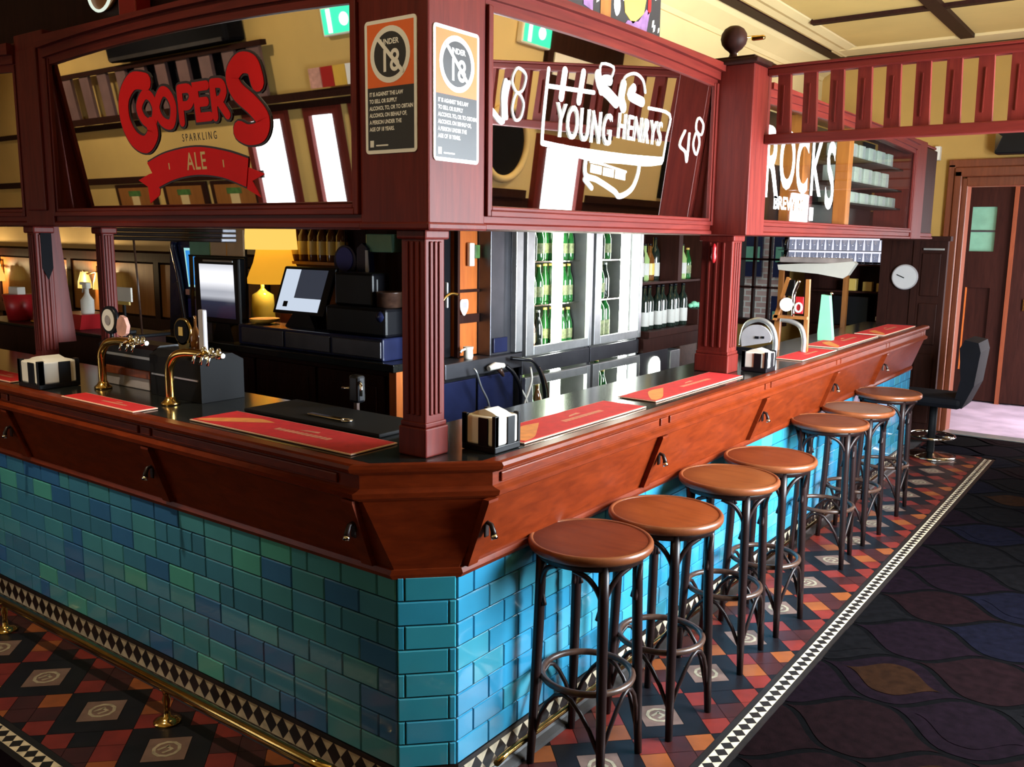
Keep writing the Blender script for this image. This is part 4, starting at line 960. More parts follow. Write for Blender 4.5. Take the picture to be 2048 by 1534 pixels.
# ================================================================ on the bar
def bar_mat(label, x0, x1, y0, y1, along, zt=1.0712, swoosh=True, rot=0):
    cx, cy = (x0+x1)/2, (y0+y1)/2
    t = thing('bar_mat', label, 'bar mat', (cx, cy, zt), 'red bar mats on the counter', world=False)
    hx, hy = (x1-x0)/2, (y1-y0)/2
    b = B(); b.use('matedge').box(-hx, hx, -hy, hy, 0, 0.004, 0.001); b.out('edging', t)
    b = B(); b.use('matred').box(-hx+0.006, hx-0.006, -hy+0.006, hy-0.006, 0.001, 0.0052); b.out('cloth', t)
    b = B(); z = 0.0056
    L_, W_ = (hx, hy) if along == 'x' else (hy, hx)
    fn = (lambda p: (p[0], p[1], p[2])) if along == 'x' else (lambda p: (-p[1], p[0], p[2]))
    b.xf = fn
    if swoosh:
        b.use('matgold')
        up = catmull([(-L_+0.02, -W_+0.03), (-L_*0.80, -W_*0.1), (-L_*0.55, W_*0.55), (-L_*0.30, W_*0.45)], 5); dn = catmull([(-L_+0.02, -W_+0.01), (-L_*0.78, -W_*0.75), (-L_*0.55, -W_*0.2), (-L_*0.30, W_*0.45)], 5)
        for k in range(len(up)-1): b.face([(*dn[k], z), (*dn[k+1], z), (*up[k+1], z), (*up[k], z)])
    b.use('matprint')
    for k in range(12):
        u = -L_*0.12 + k*L_*0.055
        b.face([(u, -W_*0.22, z), (u+L_*0.045, -W_*0.22, z), (u+L_*0.048, W_*0.02, z), (u+L_*0.003, W_*0.04, z)])
    b.face([(L_*0.08, W_*0.2, z), (L_*0.30, W_*0.25, z), (L_*0.28, W_*0.42, z), (L_*0.14, W_*0.34, z)])
    b.out('print', t)
    t.rotation_euler = (0, 0, rot)
    return t
bar_mat('red bar mat at the far left edge of the counter behind the left napkin holder', -2.72, -2.26, -0.06, 0.07, 'x', swoosh=False)
bar_mat('short plain red bar mat between the two brass taps', -1.79, -1.30, -0.088, 0.010, 'x', swoosh=False)
bar_mat('long red bar mat with orange swoosh left of the corner post', -1.04, -0.262, -0.037, 0.155, 'x')
bar_mat('red bar mat with orange swoosh right of the corner napkin holder', -0.148, 0.040, 0.395, 1.175, 'y')
bar_mat('red bar mat just before the second post of the gantry', -0.150, 0.020, 1.29, 2.15, 'y')
bar_mat('dull red bar mat beyond the second post beside the napkin holder', -0.10, 0.055, 2.86, 3.44, 'y', swoosh=False)
bar_mat('red bar mat in front of the mint green cone', -0.175, 0.030, 3.56, 4.42, 'y')
bar_mat('farthest red bar mat near the end of the counter', -0.150, 0.050, 4.50, 5.36, 'y')
def napkin_holder(label, x, y, rot, s=1.0, h=0.105):
    t = thing('napkin_holder', label, 'napkin holder', (x, y, 1.0705), 'black napkin holders on the bar', world=False)
    a = 0.066*s; q = a-0.004
    b = B(); b.use('black').box(-a, a, -a, a, 0, 0.020, 0.003)
    for fn in ((lambda p: (p[0], -p[1], p[2])), (lambda p: (-p[0], p[1], p[2])), (lambda p: (p[1], p[0], p[2])), (lambda p: (-p[1], -p[0], p[2]))):
        b.xf = fn
        b.box(-0.02*a, 0.56*a, q, a, 0.018, h-0.010, 0.002); b.box(0.80*a, a, 0.70*a, a, 0.018, h-0.002, 0.002); b.box(-a, -0.72*a, q, a, 0.018, h-0.002, 0.002)
    b.xf = None; b.out('holder', t)
    b = B(); b.use('white'); b.box(-q, q, -q, q, 0.019, h-0.008, 0.006)
    b.prism([(-q*0.95, h-0.010), (q*0.95, h-0.010), (q*0.5, h+0.002), (0, h+0.010), (-q*0.5, h+0.002)], 'y', -q*0.55, q*0.55)
    b.out('napkins', t)
    t.rotation_euler = (0, 0, rot); return t
napkin_holder('black napkin holder standing beside the corner post', -0.015, 0.300, 0.0, 0.95, 0.112)
napkin_holder('black napkin holder at the left end beside a brass tap', -2.08, 0.015, 0.0, 1.28, 0.115)
napkin_holder('black napkin holder right of the second post', 0.0, 2.385, 0.0, 0.95, 0.10)
# brass taps on the left counter
def brass_tap(label, x, y, badge):
    t = thing('beer_tap', label, 'beer tap', (x, y, 1.07), 'brass beer taps')
    p = [(x, y, 1.075), (x, y, 1.13), (x, y, 1.19), (x+0.012, y, 1.225), (x+0.045, y, 1.255), (x+0.09, y+0.005, 1.268), (x+0.15, y+0.01, 1.272), (x+0.22, y+0.012, 1.272)]
    b = B(); b.use('brass').tube(catmull(p, 4), 0.016, 14); b.lathe([(0.034, 1.0702), (0.034, 1.078), (0.022, 1.088), (0.017, 1.10)], (x, y, 0), 18); b.out('arch', t)
    b = B(); b.use('chrome')
    for k, dx in enumerate((0.20, 0.245, 0.285)):
        b.lathe([(0.010, 1.262), (0.013, 1.272), (0.010, 1.29), (0.006, 1.30)], (x+dx, y+0.012, 0), 10); b.tube([(x+dx, y-0.005, 1.275), (x+dx+0.004, y-0.03, 1.27), (x+dx+0.008, y-0.04, 1.245)], 0.0055, 8)
    b.tube([(x+0.18, y+0.012, 1.276), (x+0.31, y+0.012, 1.276)], 0.009, 8); b.out('spouts', t)['label'] = 'chrome spouts'
    return t
t = brass_tap('left brass tap font carrying a white round badge', -1.86, 0.12, 0)
b = B(); b.use('black').lathe([(0.056, 0), (0.056, 0.016), (0.001, 0.016)], (-1.845, 0.15, 1.345), 24, axis='y'); b.use('whitesign').lathe([(0.044, -0.003), (0.044, 0.0), (0.001, -0.004)], (-1.845, 0.15, 1.345), 24, axis='y')
b.use('grey').lathe([(0.020, -0.005), (0.001, -0.005)], (-1.845, 0.15, 1.345), 16, axis='y', cap=False); b.use('black').tube([(-1.845, 0.16, 1.262), (-1.845, 0.16, 1.30)], 0.008, 8); o = b.out('tap_badge', t); o['label'] = 'white round badge'
b = B(); b.use('pink').prism([(-1.775, 1.292), (-1.745, 1.285), (-1.715, 1.30), (-1.705, 1.33), (-1.722, 1.362), (-1.75, 1.37), (-1.772, 1.35), (-1.782, 1.32)], 'y', 0.145, 0.16); b.use('black').tube([(-1.745, 0.152, 1.262), (-1.745, 0.152, 1.29)], 0.007, 8); b.out('tap_badge', t)['label'] = 'pinkish shield badge'
t = brass_tap('right brass tap font carrying an oval gold badge', -1.345, 0.09, 1)
b = B(); b.use('brass').lathe([(0.050, 0), (0.050, 0.012), (0.001, 0.012)], (-1.345, 0.15, 1.335), 28, axis='y'); b.use('leather').lathe([(0.043, -0.003), (0.001, -0.004)], (-1.345, 0.15, 1.335), 28, axis='y', cap=False); b.use('lblgold').box(-1.358, -1.332, 0.144, 0.147, 1.32, 1.352)
b.use('brass').prism([(-1.375, 1.30), (-1.315, 1.30), (-1.325, 1.262), (-1.365, 1.262)], 'y', 0.15, 0.162); b.out('tap_badge', t)['label'] = 'oval gold badge'
b = B(); b.use('btbrown').lathe([(0.018, 1.276), (0.020, 1.32), (0.012, 1.345), (0.005, 1.362), (0.004, 1.40)], (-1.245, 0.14, 0), 14); b.out('tap_handle', t)['label'] = 'brown bottle-shaped handle'
b = B(); b.use('grey').box(-1.215, -1.185, 0.13, 0.15, 1.272, 1.425, 0.005); b.out('tap_handle', t)['label'] = 'tall grey handle'
# black font bodies behind the taps
t = thing('font_body', 'black beer font box behind the right brass tap', 'beer font', (-1.3, 0.24, 1.07))
b = B(); b.use('matblack').prism([(0.17, 1.0702), (0.36, 1.0702), (0.36, 1.22), (0.31, 1.247), (0.21, 1.247), (0.17, 1.225)], 'x', -1.60, -1.27); b.out('casing', t)
b = B(); b.use('steel').box(-1.585, -1.285, 0.166, 0.171, 1.150, 1.156); b.out('trim_strip', t)
b = B(); b.use('redplastic').box(-1.606, -1.598, 0.19, 0.30, 1.09, 1.15, 0.004); b.out('side_label', t)
t = thing('font_body', 'black beer font box behind the left brass tap with a white drip front', 'beer font', (-1.85, 0.24, 1.07))
b = B(); b.use('black').prism([(0.20, 1.15), (0.36, 1.15), (0.36, 1.22), (0.31, 1.252), (0.23, 1.252), (0.20, 1.235)], 'x', -2.02, -1.62); b.out('casing', t)
b = B(); b.use('steel').box(-2.0, -1.64, 0.196, 0.201, 1.195, 1.205); b.out('trim_strip', t)
b = B(); b.use('doorframe').box(-2.0, -1.64, 0.19, 0.35, 1.118, 1.15, 0.003); b.use('grey').box(-1.98, -1.66, 0.20, 0.35, 1.0702, 1.118, 0.003); b.out('drip_base', t)
t = thing('rubber_runner', 'black rubber runner behind the long red mat', 'bar mat', (-0.7, 0.29, 1.07))
b = B(); b.use('matblack').box(-1.03, -0.36, 0.175, 0.415, 1.0700, 1.083, 0.004); b.out('runner', t)
t = thing('bottle_opener', 'steel bottle opener lying on the black rubber runner', 'opener', (-0.66, 0.25, 1.083))
b = B(); b.use('chrome').box(-0.765, -0.60, 0.235, 0.26, 1.0833, 1.090, 0.003); b.tube([(-0.60+0.02*math.cos(2*PI*k/16)+0.018, 0.2475+0.017*math.sin(2*PI*k/16), 1.087) for k in range(16)], 0.004, 6, closed=True); b.out('opener', t)
# wall-post soda gun at the inner edge of the left counter
t = thing('soda_gun', 'slim soda gun on a pale stem at the inner counter edge', 'soda gun', (-0.742, 0.50, 0.85))
b = B(); b.use('ring').box(-0.752, -0.735, 0.44, 0.456, 0.90, 1.12, 0.003); b.out('stem', t)
b = B(); b.use('black').box(-0.765, -0.715, 0.428, 0.468, 1.10, 1.20, 0.010); b.out('head', t)
b = B(); b.use('chrome').tube([(-0.72, 0.44, 1.18), (-0.70, 0.43, 1.165), (-0.702, 0.43, 1.13)], 0.006, 8); b.tube([(-0.76, 0.44, 1.15), (-0.80, 0.43, 1.148)], 0.005, 8); b.out('nozzle', t)
# far taps
t = thing('beer_tap', 'arched steel tap font with a grey half-round badge beyond the second post', 'beer tap', (-0.13, 2.90, 1.07))
b = B(); b.use('steel').tube(catmull([(-0.125, 2.93, 1.0705), (-0.122, 2.93, 1.16), (-0.150, 2.93, 1.235), (-0.215, 2.93, 1.266), (-0.285, 2.93, 1.24), (-0.31, 2.93, 1.17), (-0.312, 2.93, 1.12)], 5), 0.014, 12); b.out('arch', t)
b = B(); b.use('grey'); b.prism([(-0.300, 1.115)] + [(-0.222-0.085*math.cos(a), 1.165+0.075*math.sin(a)) for a in [PI*k/12 for k in range(13)]] + [(-0.145, 1.150)], 'y', 2.905, 2.922); b.use('black').box(-0.225, -0.205, 2.900, 2.906, 1.165, 1.178); b.box(-0.19, -0.175, 2.900, 2.906, 1.168, 1.180); b.out('tap_badge', t)
b = B(); b.use('black').box(-0.34, -0.13, 2.905, 2.925, 1.0703, 1.112, 0.004); b.out('base', t)
t = thing('beer_tap', 'timber-framed tap font with a cream round badge and a red plate', 'beer tap', (-0.14, 3.2, 1.07))
b = B(); b.use('steel').tube(catmull([(-0.062, 3.21, 1.0705), (-0.062, 3.21, 1.15), (-0.085, 3.21, 1.215), (-0.14, 3.21, 1.243), (-0.20, 3.21, 1.25)], 5), 0.014, 12); b.out('arch', t)
b = B(); b.use('panelwood').prism([(-0.245, 1.245), (-0.222, 1.245), (-0.162, 1.480), (-0.178, 1.490)], 'y', 3.20, 3.23); b.prism([(-0.075, 1.07), (-0.050, 1.07), (-0.060, 1.48), (-0.080, 1.48)], 'y', 3.235, 3.26); b.box(-0.245, -0.05, 3.20, 3.235, 1.258, 1.275); b.prism([(-0.245, 1.07), (-0.215, 1.07), (-0.215, 1.25), (-0.245, 1.25)], 'y', 3.235, 3.26); b.out('timber_frame', t)
b = B(); b.use('whitesign').lathe([(0.038, 0.0), (0.038, 0.012), (0.001, 0.014)], (-0.163, 3.18, 1.338), 24, axis='y'); b.out('tap_badge', t)['label'] = 'cream round badge'
b = B(); b.use('redplastic').box(-0.115, -0.070, 3.185, 3.195, 1.29, 1.385, 0.003); b.use('whitesign').tube([(-0.095+0.018*math.cos(2*PI*k/16), 3.182, 1.325+0.024*math.sin(2*PI*k/16)) for k in range(16)], 0.006, 6, closed=True); b.out('tap_plate', t)['label'] = 'red plate with white loop'
b = B(); b.use('chrome').tube(catmull([(-0.125, 3.19, 1.275), (-0.128, 3.19, 1.38), (-0.118, 3.19, 1.43), (-0.10, 3.19, 1.475)], 4), 0.010, 8); b.use('black').box(-0.19, -0.135, 3.21, 3.225, 1.385, 1.475, 0.004); b.out('tap_handle', t)
b = B(); b.use('mint').prism([(-0.206, 1.0705), (-0.118, 1.0705), (-0.118, 1.09), (-0.152, 1.355), (-0.200, 1.36), (-0.210, 1.12)], 'y', 3.905, 3.955)
t = thing('menu_cone', 'mint green tapering table card beside the red mats', 'table card', (-0.16, 3.93, 1.07)); b.out('body', t)
b = B(); b.use('chrome').sphere((-0.145, 3.93, 1.368), 0.010, 10, 6); b.out('clip', t)
# ================================================================ back counter and its gear
t = thing('back_counter', 'dark back counter with timber cupboard doors and an orange end panel', 'counter', (-2.4, 1.45, 0))
b = B(); b.use('granite').box(-3.66, -1.44, 1.36, 1.948, 1.03, 1.07, 0.005); b.out('worktop', t)
b = B(); b.use('darkwood').box(-3.58, -1.50, 1.42, 1.94, 0.0, 1.03); b.out('body', t)
for k in range(4):
    x0 = -3.56+k*0.51
    b = B(); b.use('darkwood').box(x0, x0+0.49, 1.395, 1.42, 0.12, 1.0, 0.004); b.box(x0+0.05, x0+0.44, 1.388, 1.396, 0.18, 0.94, 0.004); d = b.out('door', t)
    b = B(); b.use('chrome').sphere((x0+0.455, 1.382, 0.86), 0.010, 10, 6); b.out('knob', d)
b = B(); b.use('orange').box(-1.50, -1.45, 1.39, 1.94, 0, 1.03, 0.003); b.out('end_panel', t)
b = B(); b.use('navy')
t = thing('cash_drawers', 'row of dark cash drawers along the back counter edge', 'cash drawer', (-2.1, 1.5, 1.07))
b.box(-2.70, -1.55, 1.40, 1.615, 1.0705, 1.185, 0.008); b.out('casing', t)
for x0, x1 in ((-2.66, -2.30), (-2.28, -1.93), (-1.91, -1.56)):
    b = B(); b.use('darksteel').box(x0, x1, 1.392, 1.402, 1.085, 1.17, 0.004); b.out('drawer', t)
# portrait screen; its emission ramp paints in a glossy reflection
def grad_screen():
    mt, N, L, P = new_mat('portrait_screen_sheen')
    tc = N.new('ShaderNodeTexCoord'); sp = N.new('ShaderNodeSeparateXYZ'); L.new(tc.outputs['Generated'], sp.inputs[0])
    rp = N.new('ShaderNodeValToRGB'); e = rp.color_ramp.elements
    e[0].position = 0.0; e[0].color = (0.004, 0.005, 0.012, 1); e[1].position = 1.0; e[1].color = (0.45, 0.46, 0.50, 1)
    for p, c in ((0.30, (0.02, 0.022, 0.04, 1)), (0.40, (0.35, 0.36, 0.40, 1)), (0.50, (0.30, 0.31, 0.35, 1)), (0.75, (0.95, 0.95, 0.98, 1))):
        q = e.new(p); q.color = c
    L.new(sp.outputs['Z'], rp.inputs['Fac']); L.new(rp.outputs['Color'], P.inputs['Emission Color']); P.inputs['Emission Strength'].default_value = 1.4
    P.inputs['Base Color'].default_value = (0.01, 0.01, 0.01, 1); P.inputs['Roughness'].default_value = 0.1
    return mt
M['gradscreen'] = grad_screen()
t = thing('portrait_screen', 'tall black portrait screen with a painted pale sheen behind the right brass tap', 'screen', (-2.88, 1.45, 1.07))
b = B(); b.use('black').box(-3.13, -2.70, 1.42, 1.47, 1.17, 1.555, 0.010); b.out('housing', t)
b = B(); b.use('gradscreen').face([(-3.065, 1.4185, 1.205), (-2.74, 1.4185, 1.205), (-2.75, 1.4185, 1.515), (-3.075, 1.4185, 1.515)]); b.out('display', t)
b = B(); b.use('steel').box(-3.03, -2.75, 1.414, 1.42, 1.528, 1.54, 0.002); b.out('speaker_bar', t)
b = B(); b.use('black').prism([(-2.98, 1.0705), (-2.78, 1.0705), (-2.82, 1.18), (-2.94, 1.18)], 'y', 1.43, 1.50); b.out('stand', t)
t = thing('till_screen', 'tilted black till screen with a pale L-shaped picture', 'till', (-2.1, 1.55, 1.18))
tl = lambda p: (p[0]-0.11+0.10*(p[2]-1.18)*0.8, 1.47+p[1]+0.32*(p[2]-1.2), p[2])
b = B(tl); b.use('black').box(-2.40, -1.98, 0.0, 0.03, 1.255, 1.515, 0.008); b.out('housing', t)
b = B(tl); b.use('screen').face([(-2.375, -0.0015, 1.275), (-2.03, -0.0015, 1.275), (-2.03, -0.0015, 1.345), (-2.25, -0.0015, 1.345), (-2.25, -0.0015, 1.50), (-2.375, -0.0015, 1.50)])
b.use('screend').face([(-2.248, -0.0015, 1.347), (-2.03, -0.0015, 1.347), (-2.03, -0.0015, 1.50), (-2.248, -0.0015, 1.50)]); b.use('black').box(-2.325, -2.29, -0.003, -0.001, 1.295, 1.325); b.out('display', t)
b = B(); b.use('black').prism([(-2.40, 1.1855), (-2.15, 1.1855), (-2.20, 1.27), (-2.32, 1.27)], 'y', 1.49, 1.62); b.out('stand', t)
t = thing('receipt_printer', 'large black printer housing beside the till screen', 'printer', (-1.76, 1.6, 1.18))
b = B(); b.use('black').box(-2.0, -1.56, 1.43, 1.61, 1.186, 1.33, 0.015); b.box(-1.98, -1.70, 1.48, 1.61, 1.33, 1.50, 0.012); b.out('casing', t)
b = B(); b.use('steel').box(-1.705, -1.698, 1.51, 1.52, 1.34, 1.47); b.out('paper_slot', t)
b = B(); b.use('navy').sphere((-1.60, 1.45, 1.29), 0.035, 14, 8); b.out('roll_cap', t)
t = thing('steel_bowl', 'dull steel bowl standing on the black printer housing', 'bowl', (-1.63, 1.62, 1.33))
b = B(); b.use('ring').lathe([(0.055, 1.3305), (0.066, 1.335), (0.068, 1.405), (0.071, 1.41), (0.062, 1.41), (0.058, 1.34)], (-1.63, 1.535, 0), 24); b.out('bowl', t)
t = thing('yellow_dish', 'shallow yellow dish on the cash drawers beside the portrait screen', 'dish', (-2.60, 1.51, 1.185))
b = B(); b.use('yellow').lathe([(0.03, 1.1855), (0.08, 1.20), (0.085, 1.215), (0.078, 1.212), (0.03, 1.195), (0.001, 1.195)], (-2.60, 1.51, 0), 20); b.out('dish', t)
# lamps
t = thing('table_lamp', 'table lamp with a glowing amber cloth shade behind the screens', 'lamp', (-2.92, 1.80, 1.07))
b = B(); b.use('shade').lathe([(0.165, 1.395), (0.172, 1.40), (0.150, 1.46), (0.125, 1.52), (0.110, 1.58), (0.100, 1.635), (0.104, 1.645)], (-2.86, 1.80, 0), 28, cap=False)
b.out('lamp_shade', t)
b = B(); b.use('btclear').lathe([(0.075, 1.0705), (0.078, 1.10), (0.072, 1.25), (0.066, 1.32), (0.03, 1.34), (0.012, 1.36), (0.012, 1.45)], (-2.98, 1.80, 0), 20); b.out('lamp_base', t)
l = bpy.data.lights.new('bulb', 'POINT'); l.energy = 7.0; l.color = (1.0, 0.62, 0.22); l.shadow_soft_size = 0.04
lo = bpy.data.objects.new('bulb', l); C.objects.link(lo); lo.location = (0.06, 0.0, 1.52-1.07); lo.parent = t
t = thing('wall_lamp', 'pale lit shade high on the core wall above the amber lamp', 'lamp', (-2.85, 1.90, 1.6))
b = B(); b.use('exitw' if False else 'amber').lathe([(0.16, 1.60), (0.145, 1.78)], (-2.86, 1.78, 0), 20, cap=False); b.out('lamp_shade', t)
b = B(); b.use('brass').tube([(-2.86, 1.78, 1.70), (-2.86, 1.945, 1.70)], 0.008, 8); b.out('arm', t)
# glass panes and blue cabinet at left of the screens
t = thing('glass_screen', 'row of one green and two beige panes above the portrait screen', 'glass screen', (-2.9, 1.52, 1.555))
for k, (x0, x1, key) in enumerate(((-3.28, -3.08, 'greenpane'), (-3.07, -2.92, 'beigepane'), (-2.91, -2.76, 'beigepane'))):
    b = B(); b.use(key).box(x0, x1, 1.50, 1.512, 1.562, 1.712); b.out('pane', t)
b = B(); b.use('black').box(-3.29, -2.75, 1.495, 1.517, 1.552, 1.562); b.out('rail', t)
for x in (-3.285, -3.08, -2.92, -2.765):
    b = B(); b.use('black').box(x, x+0.01, 1.495, 1.517, 1.0702, 1.555); b.out('support', t)
t = thing('drinks_cabinet', 'dark blue curved drinks cabinet with a lit blue panel', 'cabinet', (-3.420, 1.6, 1.07))
b = B(); b.use('navy').prism([(-3.620, 1.0705), (-3.250, 1.0705), (-3.250, 1.64), (-3.500, 1.64), (-3.580, 1.60)], 'y', 1.56, 1.90); b.out('body', t)
b = B(); b.use('navy').tube(catmull([(-3.400, 1.545, 1.08), (-3.430, 1.545, 1.25), (-3.470, 1.545, 1.45), (-3.515, 1.545, 1.60), (-3.500, 1.545, 1.645)], 5), 0.022, 8); b.out('curved_frame', t)
b = B(); b.use('cyanscr').prism([(-3.385, 1.36), (-3.295, 1.36), (-3.295, 1.60), (-3.420, 1.60)], 'y', 1.552, 1.560); b.use('bluescr').prism([(-3.372, 1.375), (-3.295, 1.375), (-3.295, 1.585), (-3.398, 1.585)], 'y', 1.548, 1.553); b.out('lit_panel', t)
b = B(); b.use('blue').box(-3.390, -3.285, 1.545, 1.56, 1.17, 1.285); b.out('lower_panel', t)
b = B(); b.use('pink').box(-3.410, -3.370, 1.545, 1.558, 1.31, 1.345); b.use('leaf').box(-3.360, -3.310, 1.547, 1.558, 1.305, 1.335); b.out('stickers', t)
# hung things by the core wall
t = thing('hanging_sign', 'blue oval sign hanging behind the till', 'sign', (-2.2, 1.80, 1.6))
b = B(); b.use('blue').lathe([(0.068, 0.0), (0.068, 0.02), (0.001, 0.02)], (-2.245, 1.80, 1.555), 24, axis='y'); b.use('navy').lathe([(0.09, 0.005), (0.09, 0.022), (0.001, 0.022)], (-2.245, 1.80, 1.545), 24, axis='y'); b.out('disc', t)
b = B(); b.use('black').tube([(-2.245, 1.81, 1.62), (-2.245, 1.81, 1.96)], 0.003, 6); b.out('cord', t)
t = thing('hanging_bag', 'blue and pale bag hanging behind the till near the corner post', 'bag', (-2.08, 1.8, 1.5))
b = B(); b.use('navy').prism([(-2.12, 1.62), (-2.08, 1.65), (-2.04, 1.62), (-2.03, 1.50), (-2.05, 1.44), (-2.10, 1.45), (-2.125, 1.52)], 'y', 1.78, 1.83); b.use('clock').prism([(-2.05, 1.61), (-2.032, 1.61), (-2.025, 1.50), (-2.04, 1.44), (-2.05, 1.50)], 'y', 1.775, 1.781); b.out('bag', t)
b = B(); b.use('black').tube([(-2.08, 1.81, 1.64), (-2.08, 1.81, 1.96)], 0.003, 6); b.out('strap', t)
t = thing('wall_box', 'grey green ventilation box under the core ceiling', 'vent', (-1.96, 1.85, 1.6))
b = B(); b.use('greenpane').box(-2.07, -1.87, 1.80, 1.948, 1.60, 1.70, 0.005); b.out('box', t)
t = thing('bottle_shelf', 'timber bottle shelf on the core wall behind the till', 'shelf', (-2.3, 1.9, 1.50))
b = B(); b.use('panelwood').box(-2.92, -2.30, 1.84, 1.948, 1.515, 1.532); b.out('board', t)
# ---------------- bottles
def bottle(name, kind, glassk, labelk, capk, prof, lab):
    t = thing(name, '', 'bottle', (0, 0, 0), None)
    b = B(); b.use(glassk).lathe(prof, n=14); b.out('glass', t)
    if labelk:
        r = prof[1][0]+0.0008; b = B(); b.use(labelk).lathe([(r, lab[0]), (r, lab[1])], n=14, cap=False); b.out('label_band', t)
    b = B(); b.use(capk).lathe([(prof[-1][0]+0.001, prof[-1][1]-0.012), (prof[-1][0]+0.001, prof[-1][1]+0.002)], n=10); b.out('cap', t)
    return t
BEER = [(0.029, 0.0), (0.031, 0.008), (0.031, 0.125), (0.024, 0.155), (0.014, 0.185), (0.0125, 0.225)]
WINE = [(0.034, 0.0), (0.037, 0.008), (0.037, 0.185), (0.030, 0.215), (0.0145, 0.240), (0.0135, 0.300)]
SPIR = [(0.033, 0.0), (0.036, 0.01), (0.036, 0.15), (0.020, 0.185), (0.013, 0.20), (0.013, 0.255)]
used = {}
def put(key, x, y, z, label, group, rotz=0):
    if key not in used:
        k = {'beer_green': ('beer_bottle', 0, 'btgreen', 'beerlabel', 'lblgold', BEER, (0.04, 0.10)), 'beer_brown': ('beer_bottle', 0, 'btbrown', 'lblgold', 'lblgold', BEER, (0.04, 0.10)),
             'beer_dark': ('beer_bottle', 0, 'btdark', None, 'steel', BEER, (0, 0)), 'wine_dark': ('wine_bottle', 0, 'btdark', 'label', 'black', WINE, (0.03, 0.125)),
             'wine_green': ('wine_bottle', 0, 'btgreen', 'beerlabel', 'lblgold', WINE, (0.03, 0.125)), 'spirit_clear': ('spirit_bottle', 0, 'btclear', 'label', 'black', SPIR, (0.04, 0.12)),
             'spirit_amber': ('spirit_bottle', 0, 'btbrown', 'lblgold', 'black', SPIR, (0.04, 0.12))}[key]
        used[key] = bottle(*k); o = used[key]; o.location = (x, y, z)
        o['label'] = label; o['group'] = group; return o
    o = copy_thing(used[key], (x, y, z), rotz, label); o['group'] = group; return o
for k in range(7): put('spirit_amber', -2.86+k*0.082, 1.90, 1.5325, 'amber spirit bottle on the timber shelf behind the till', 'spirit bottles behind the till')
# ================================================================ fridge wall
FXP = -1.30
def fridge(label, y0, y1, tube_y):
    t = thing('drinks_fridge', label, 'fridge', (FXP-0.3, (y0+y1)/2, 0))
    b = B(); b.use('darksteel'); xb = FXP-0.50
    b.box(xb, xb+0.03, y0, y1, 0.02, 1.94); b.box(xb, FXP, y0, y0+0.02, 0.02, 1.94); b.box(xb, FXP, y1-0.02, y1, 0.02, 1.94); b.box(xb, FXP, y0, y1, 1.90, 1.94); b.box(xb, FXP, y0, y1, 0.02, 0.22); b.box(xb, FXP-0.01, y0, y1, 0.93, 1.03); b.out('cabinet_body', t)
    b = B(); b.use('btclear').box(xb+0.03, xb+0.035, y0+0.02, y1-0.02, 0.22, 1.90); b.out('liner', t)['label'] = 'pale green lit liner'
    b = B(); b.use('darksteel').box(FXP-0.008, FXP+0.012, y0, y1, 0.935, 1.025, 0.004); b.out('middle_rail', t)
    for z in (1.035, 1.30, 1.55):
        b = B(); b.use('chrome').box(xb+0.04, FXP-0.06, y0+0.02, y1-0.02, z, z+0.008); b.out('shelf', t)
    b = B(); b.use('chrome').box(xb+0.04, FXP-0.06, y0+0.02, y1-0.02, 0.60, 0.608); b.out('shelf', t)
    b = B(); b.use('tube').box(FXP-0.075, FXP-0.035, tube_y-0.03, tube_y+0.03, 1.05, 1.89, 0.006); b.box(FXP-0.075, FXP-0.035, tube_y-0.03, tube_y+0.03, 0.25, 0.92, 0.006); b.out('light_tube', t)['label'] = 'bright white fridge light tube'
    for z0, z1 in ((1.04, 1.90), (0.22, 0.92)):
        b = B(); b.use('steel'); w_ = 0.055
        b.box(FXP, FXP+0.03, y0+0.01, y0+0.01+w_+0.02, z0, z1, 0.004); b.box(FXP, FXP+0.03, y1-0.01-w_*0.7, y1-0.01, z0, z1, 0.004); b.box(FXP, FXP+0.03, y0+0.085, y1-0.05, z0, z0+0.05, 0.004); b.box(FXP, FXP+0.03, y0+0.085, y1-0.05, z1-0.05, z1, 0.004)
        d = b.out('door', t)
        b = B(); b.use('fglass').box(FXP+0.010, FXP+0.015, y0+0.085, y1-0.05, z0+0.05, z1-0.05); b.out('door_glass', d)
        b = B(); b.use('darksteel').box(FXP+0.03, FXP+0.045, y0+0.03, y0+0.05, z0+0.10, z0+0.22, 0.003); b.out('handle', d)
    return t
fridge('glass-door drinks fridge nearest the corner post, with the brightest light tube', 2.22, 2.93, 2.655)
fridge('second glass-door drinks fridge, left of the wine bottles', 2.94, 3.56, 3.46)
rb = random.Random(2)
pos = ('left', 'middle', 'right')
def stock(y0, y1, z, keys, label, group, n=None, xs=(FXP-0.12, FXP-0.21)):
    for ri, x in enumerate(xs):
        y = y0+0.01*ri
        while y < y1:
            put(rb.choice(keys), x+rb.uniform(-0.006, 0.006), y, z, label, group, rb.uniform(0, 6)); y += 0.071
for z, nm in ((1.0435, 'lower'), (1.3085, 'middle'), (1.5585, 'upper')):
    stock(2.34, 2.58, z, ('beer_green', 'beer_dark', 'beer_green') if z > 1.1 else ('beer_dark', 'beer_brown'), 'beer bottle left of the light tube on the %s shelf of the first fridge' % nm, '%s shelf bottles in the first fridge' % nm)
    stock(2.74, 2.90, z, ('beer_green',), 'green beer bottle right of the light tube on the %s shelf of the first fridge' % nm, '%s shelf bottles right of the tube' % nm)
    stock(3.03, 3.36, z, ('beer_green', 'wine_green') if z < 1.5 and z != 1.3085 else ('beer_dark', 'beer_green'), 'green bottle on the %s shelf of the second fridge' % nm, '%s shelf bottles in the second fridge' % nm, xs=(FXP-0.12, FXP-0.22))
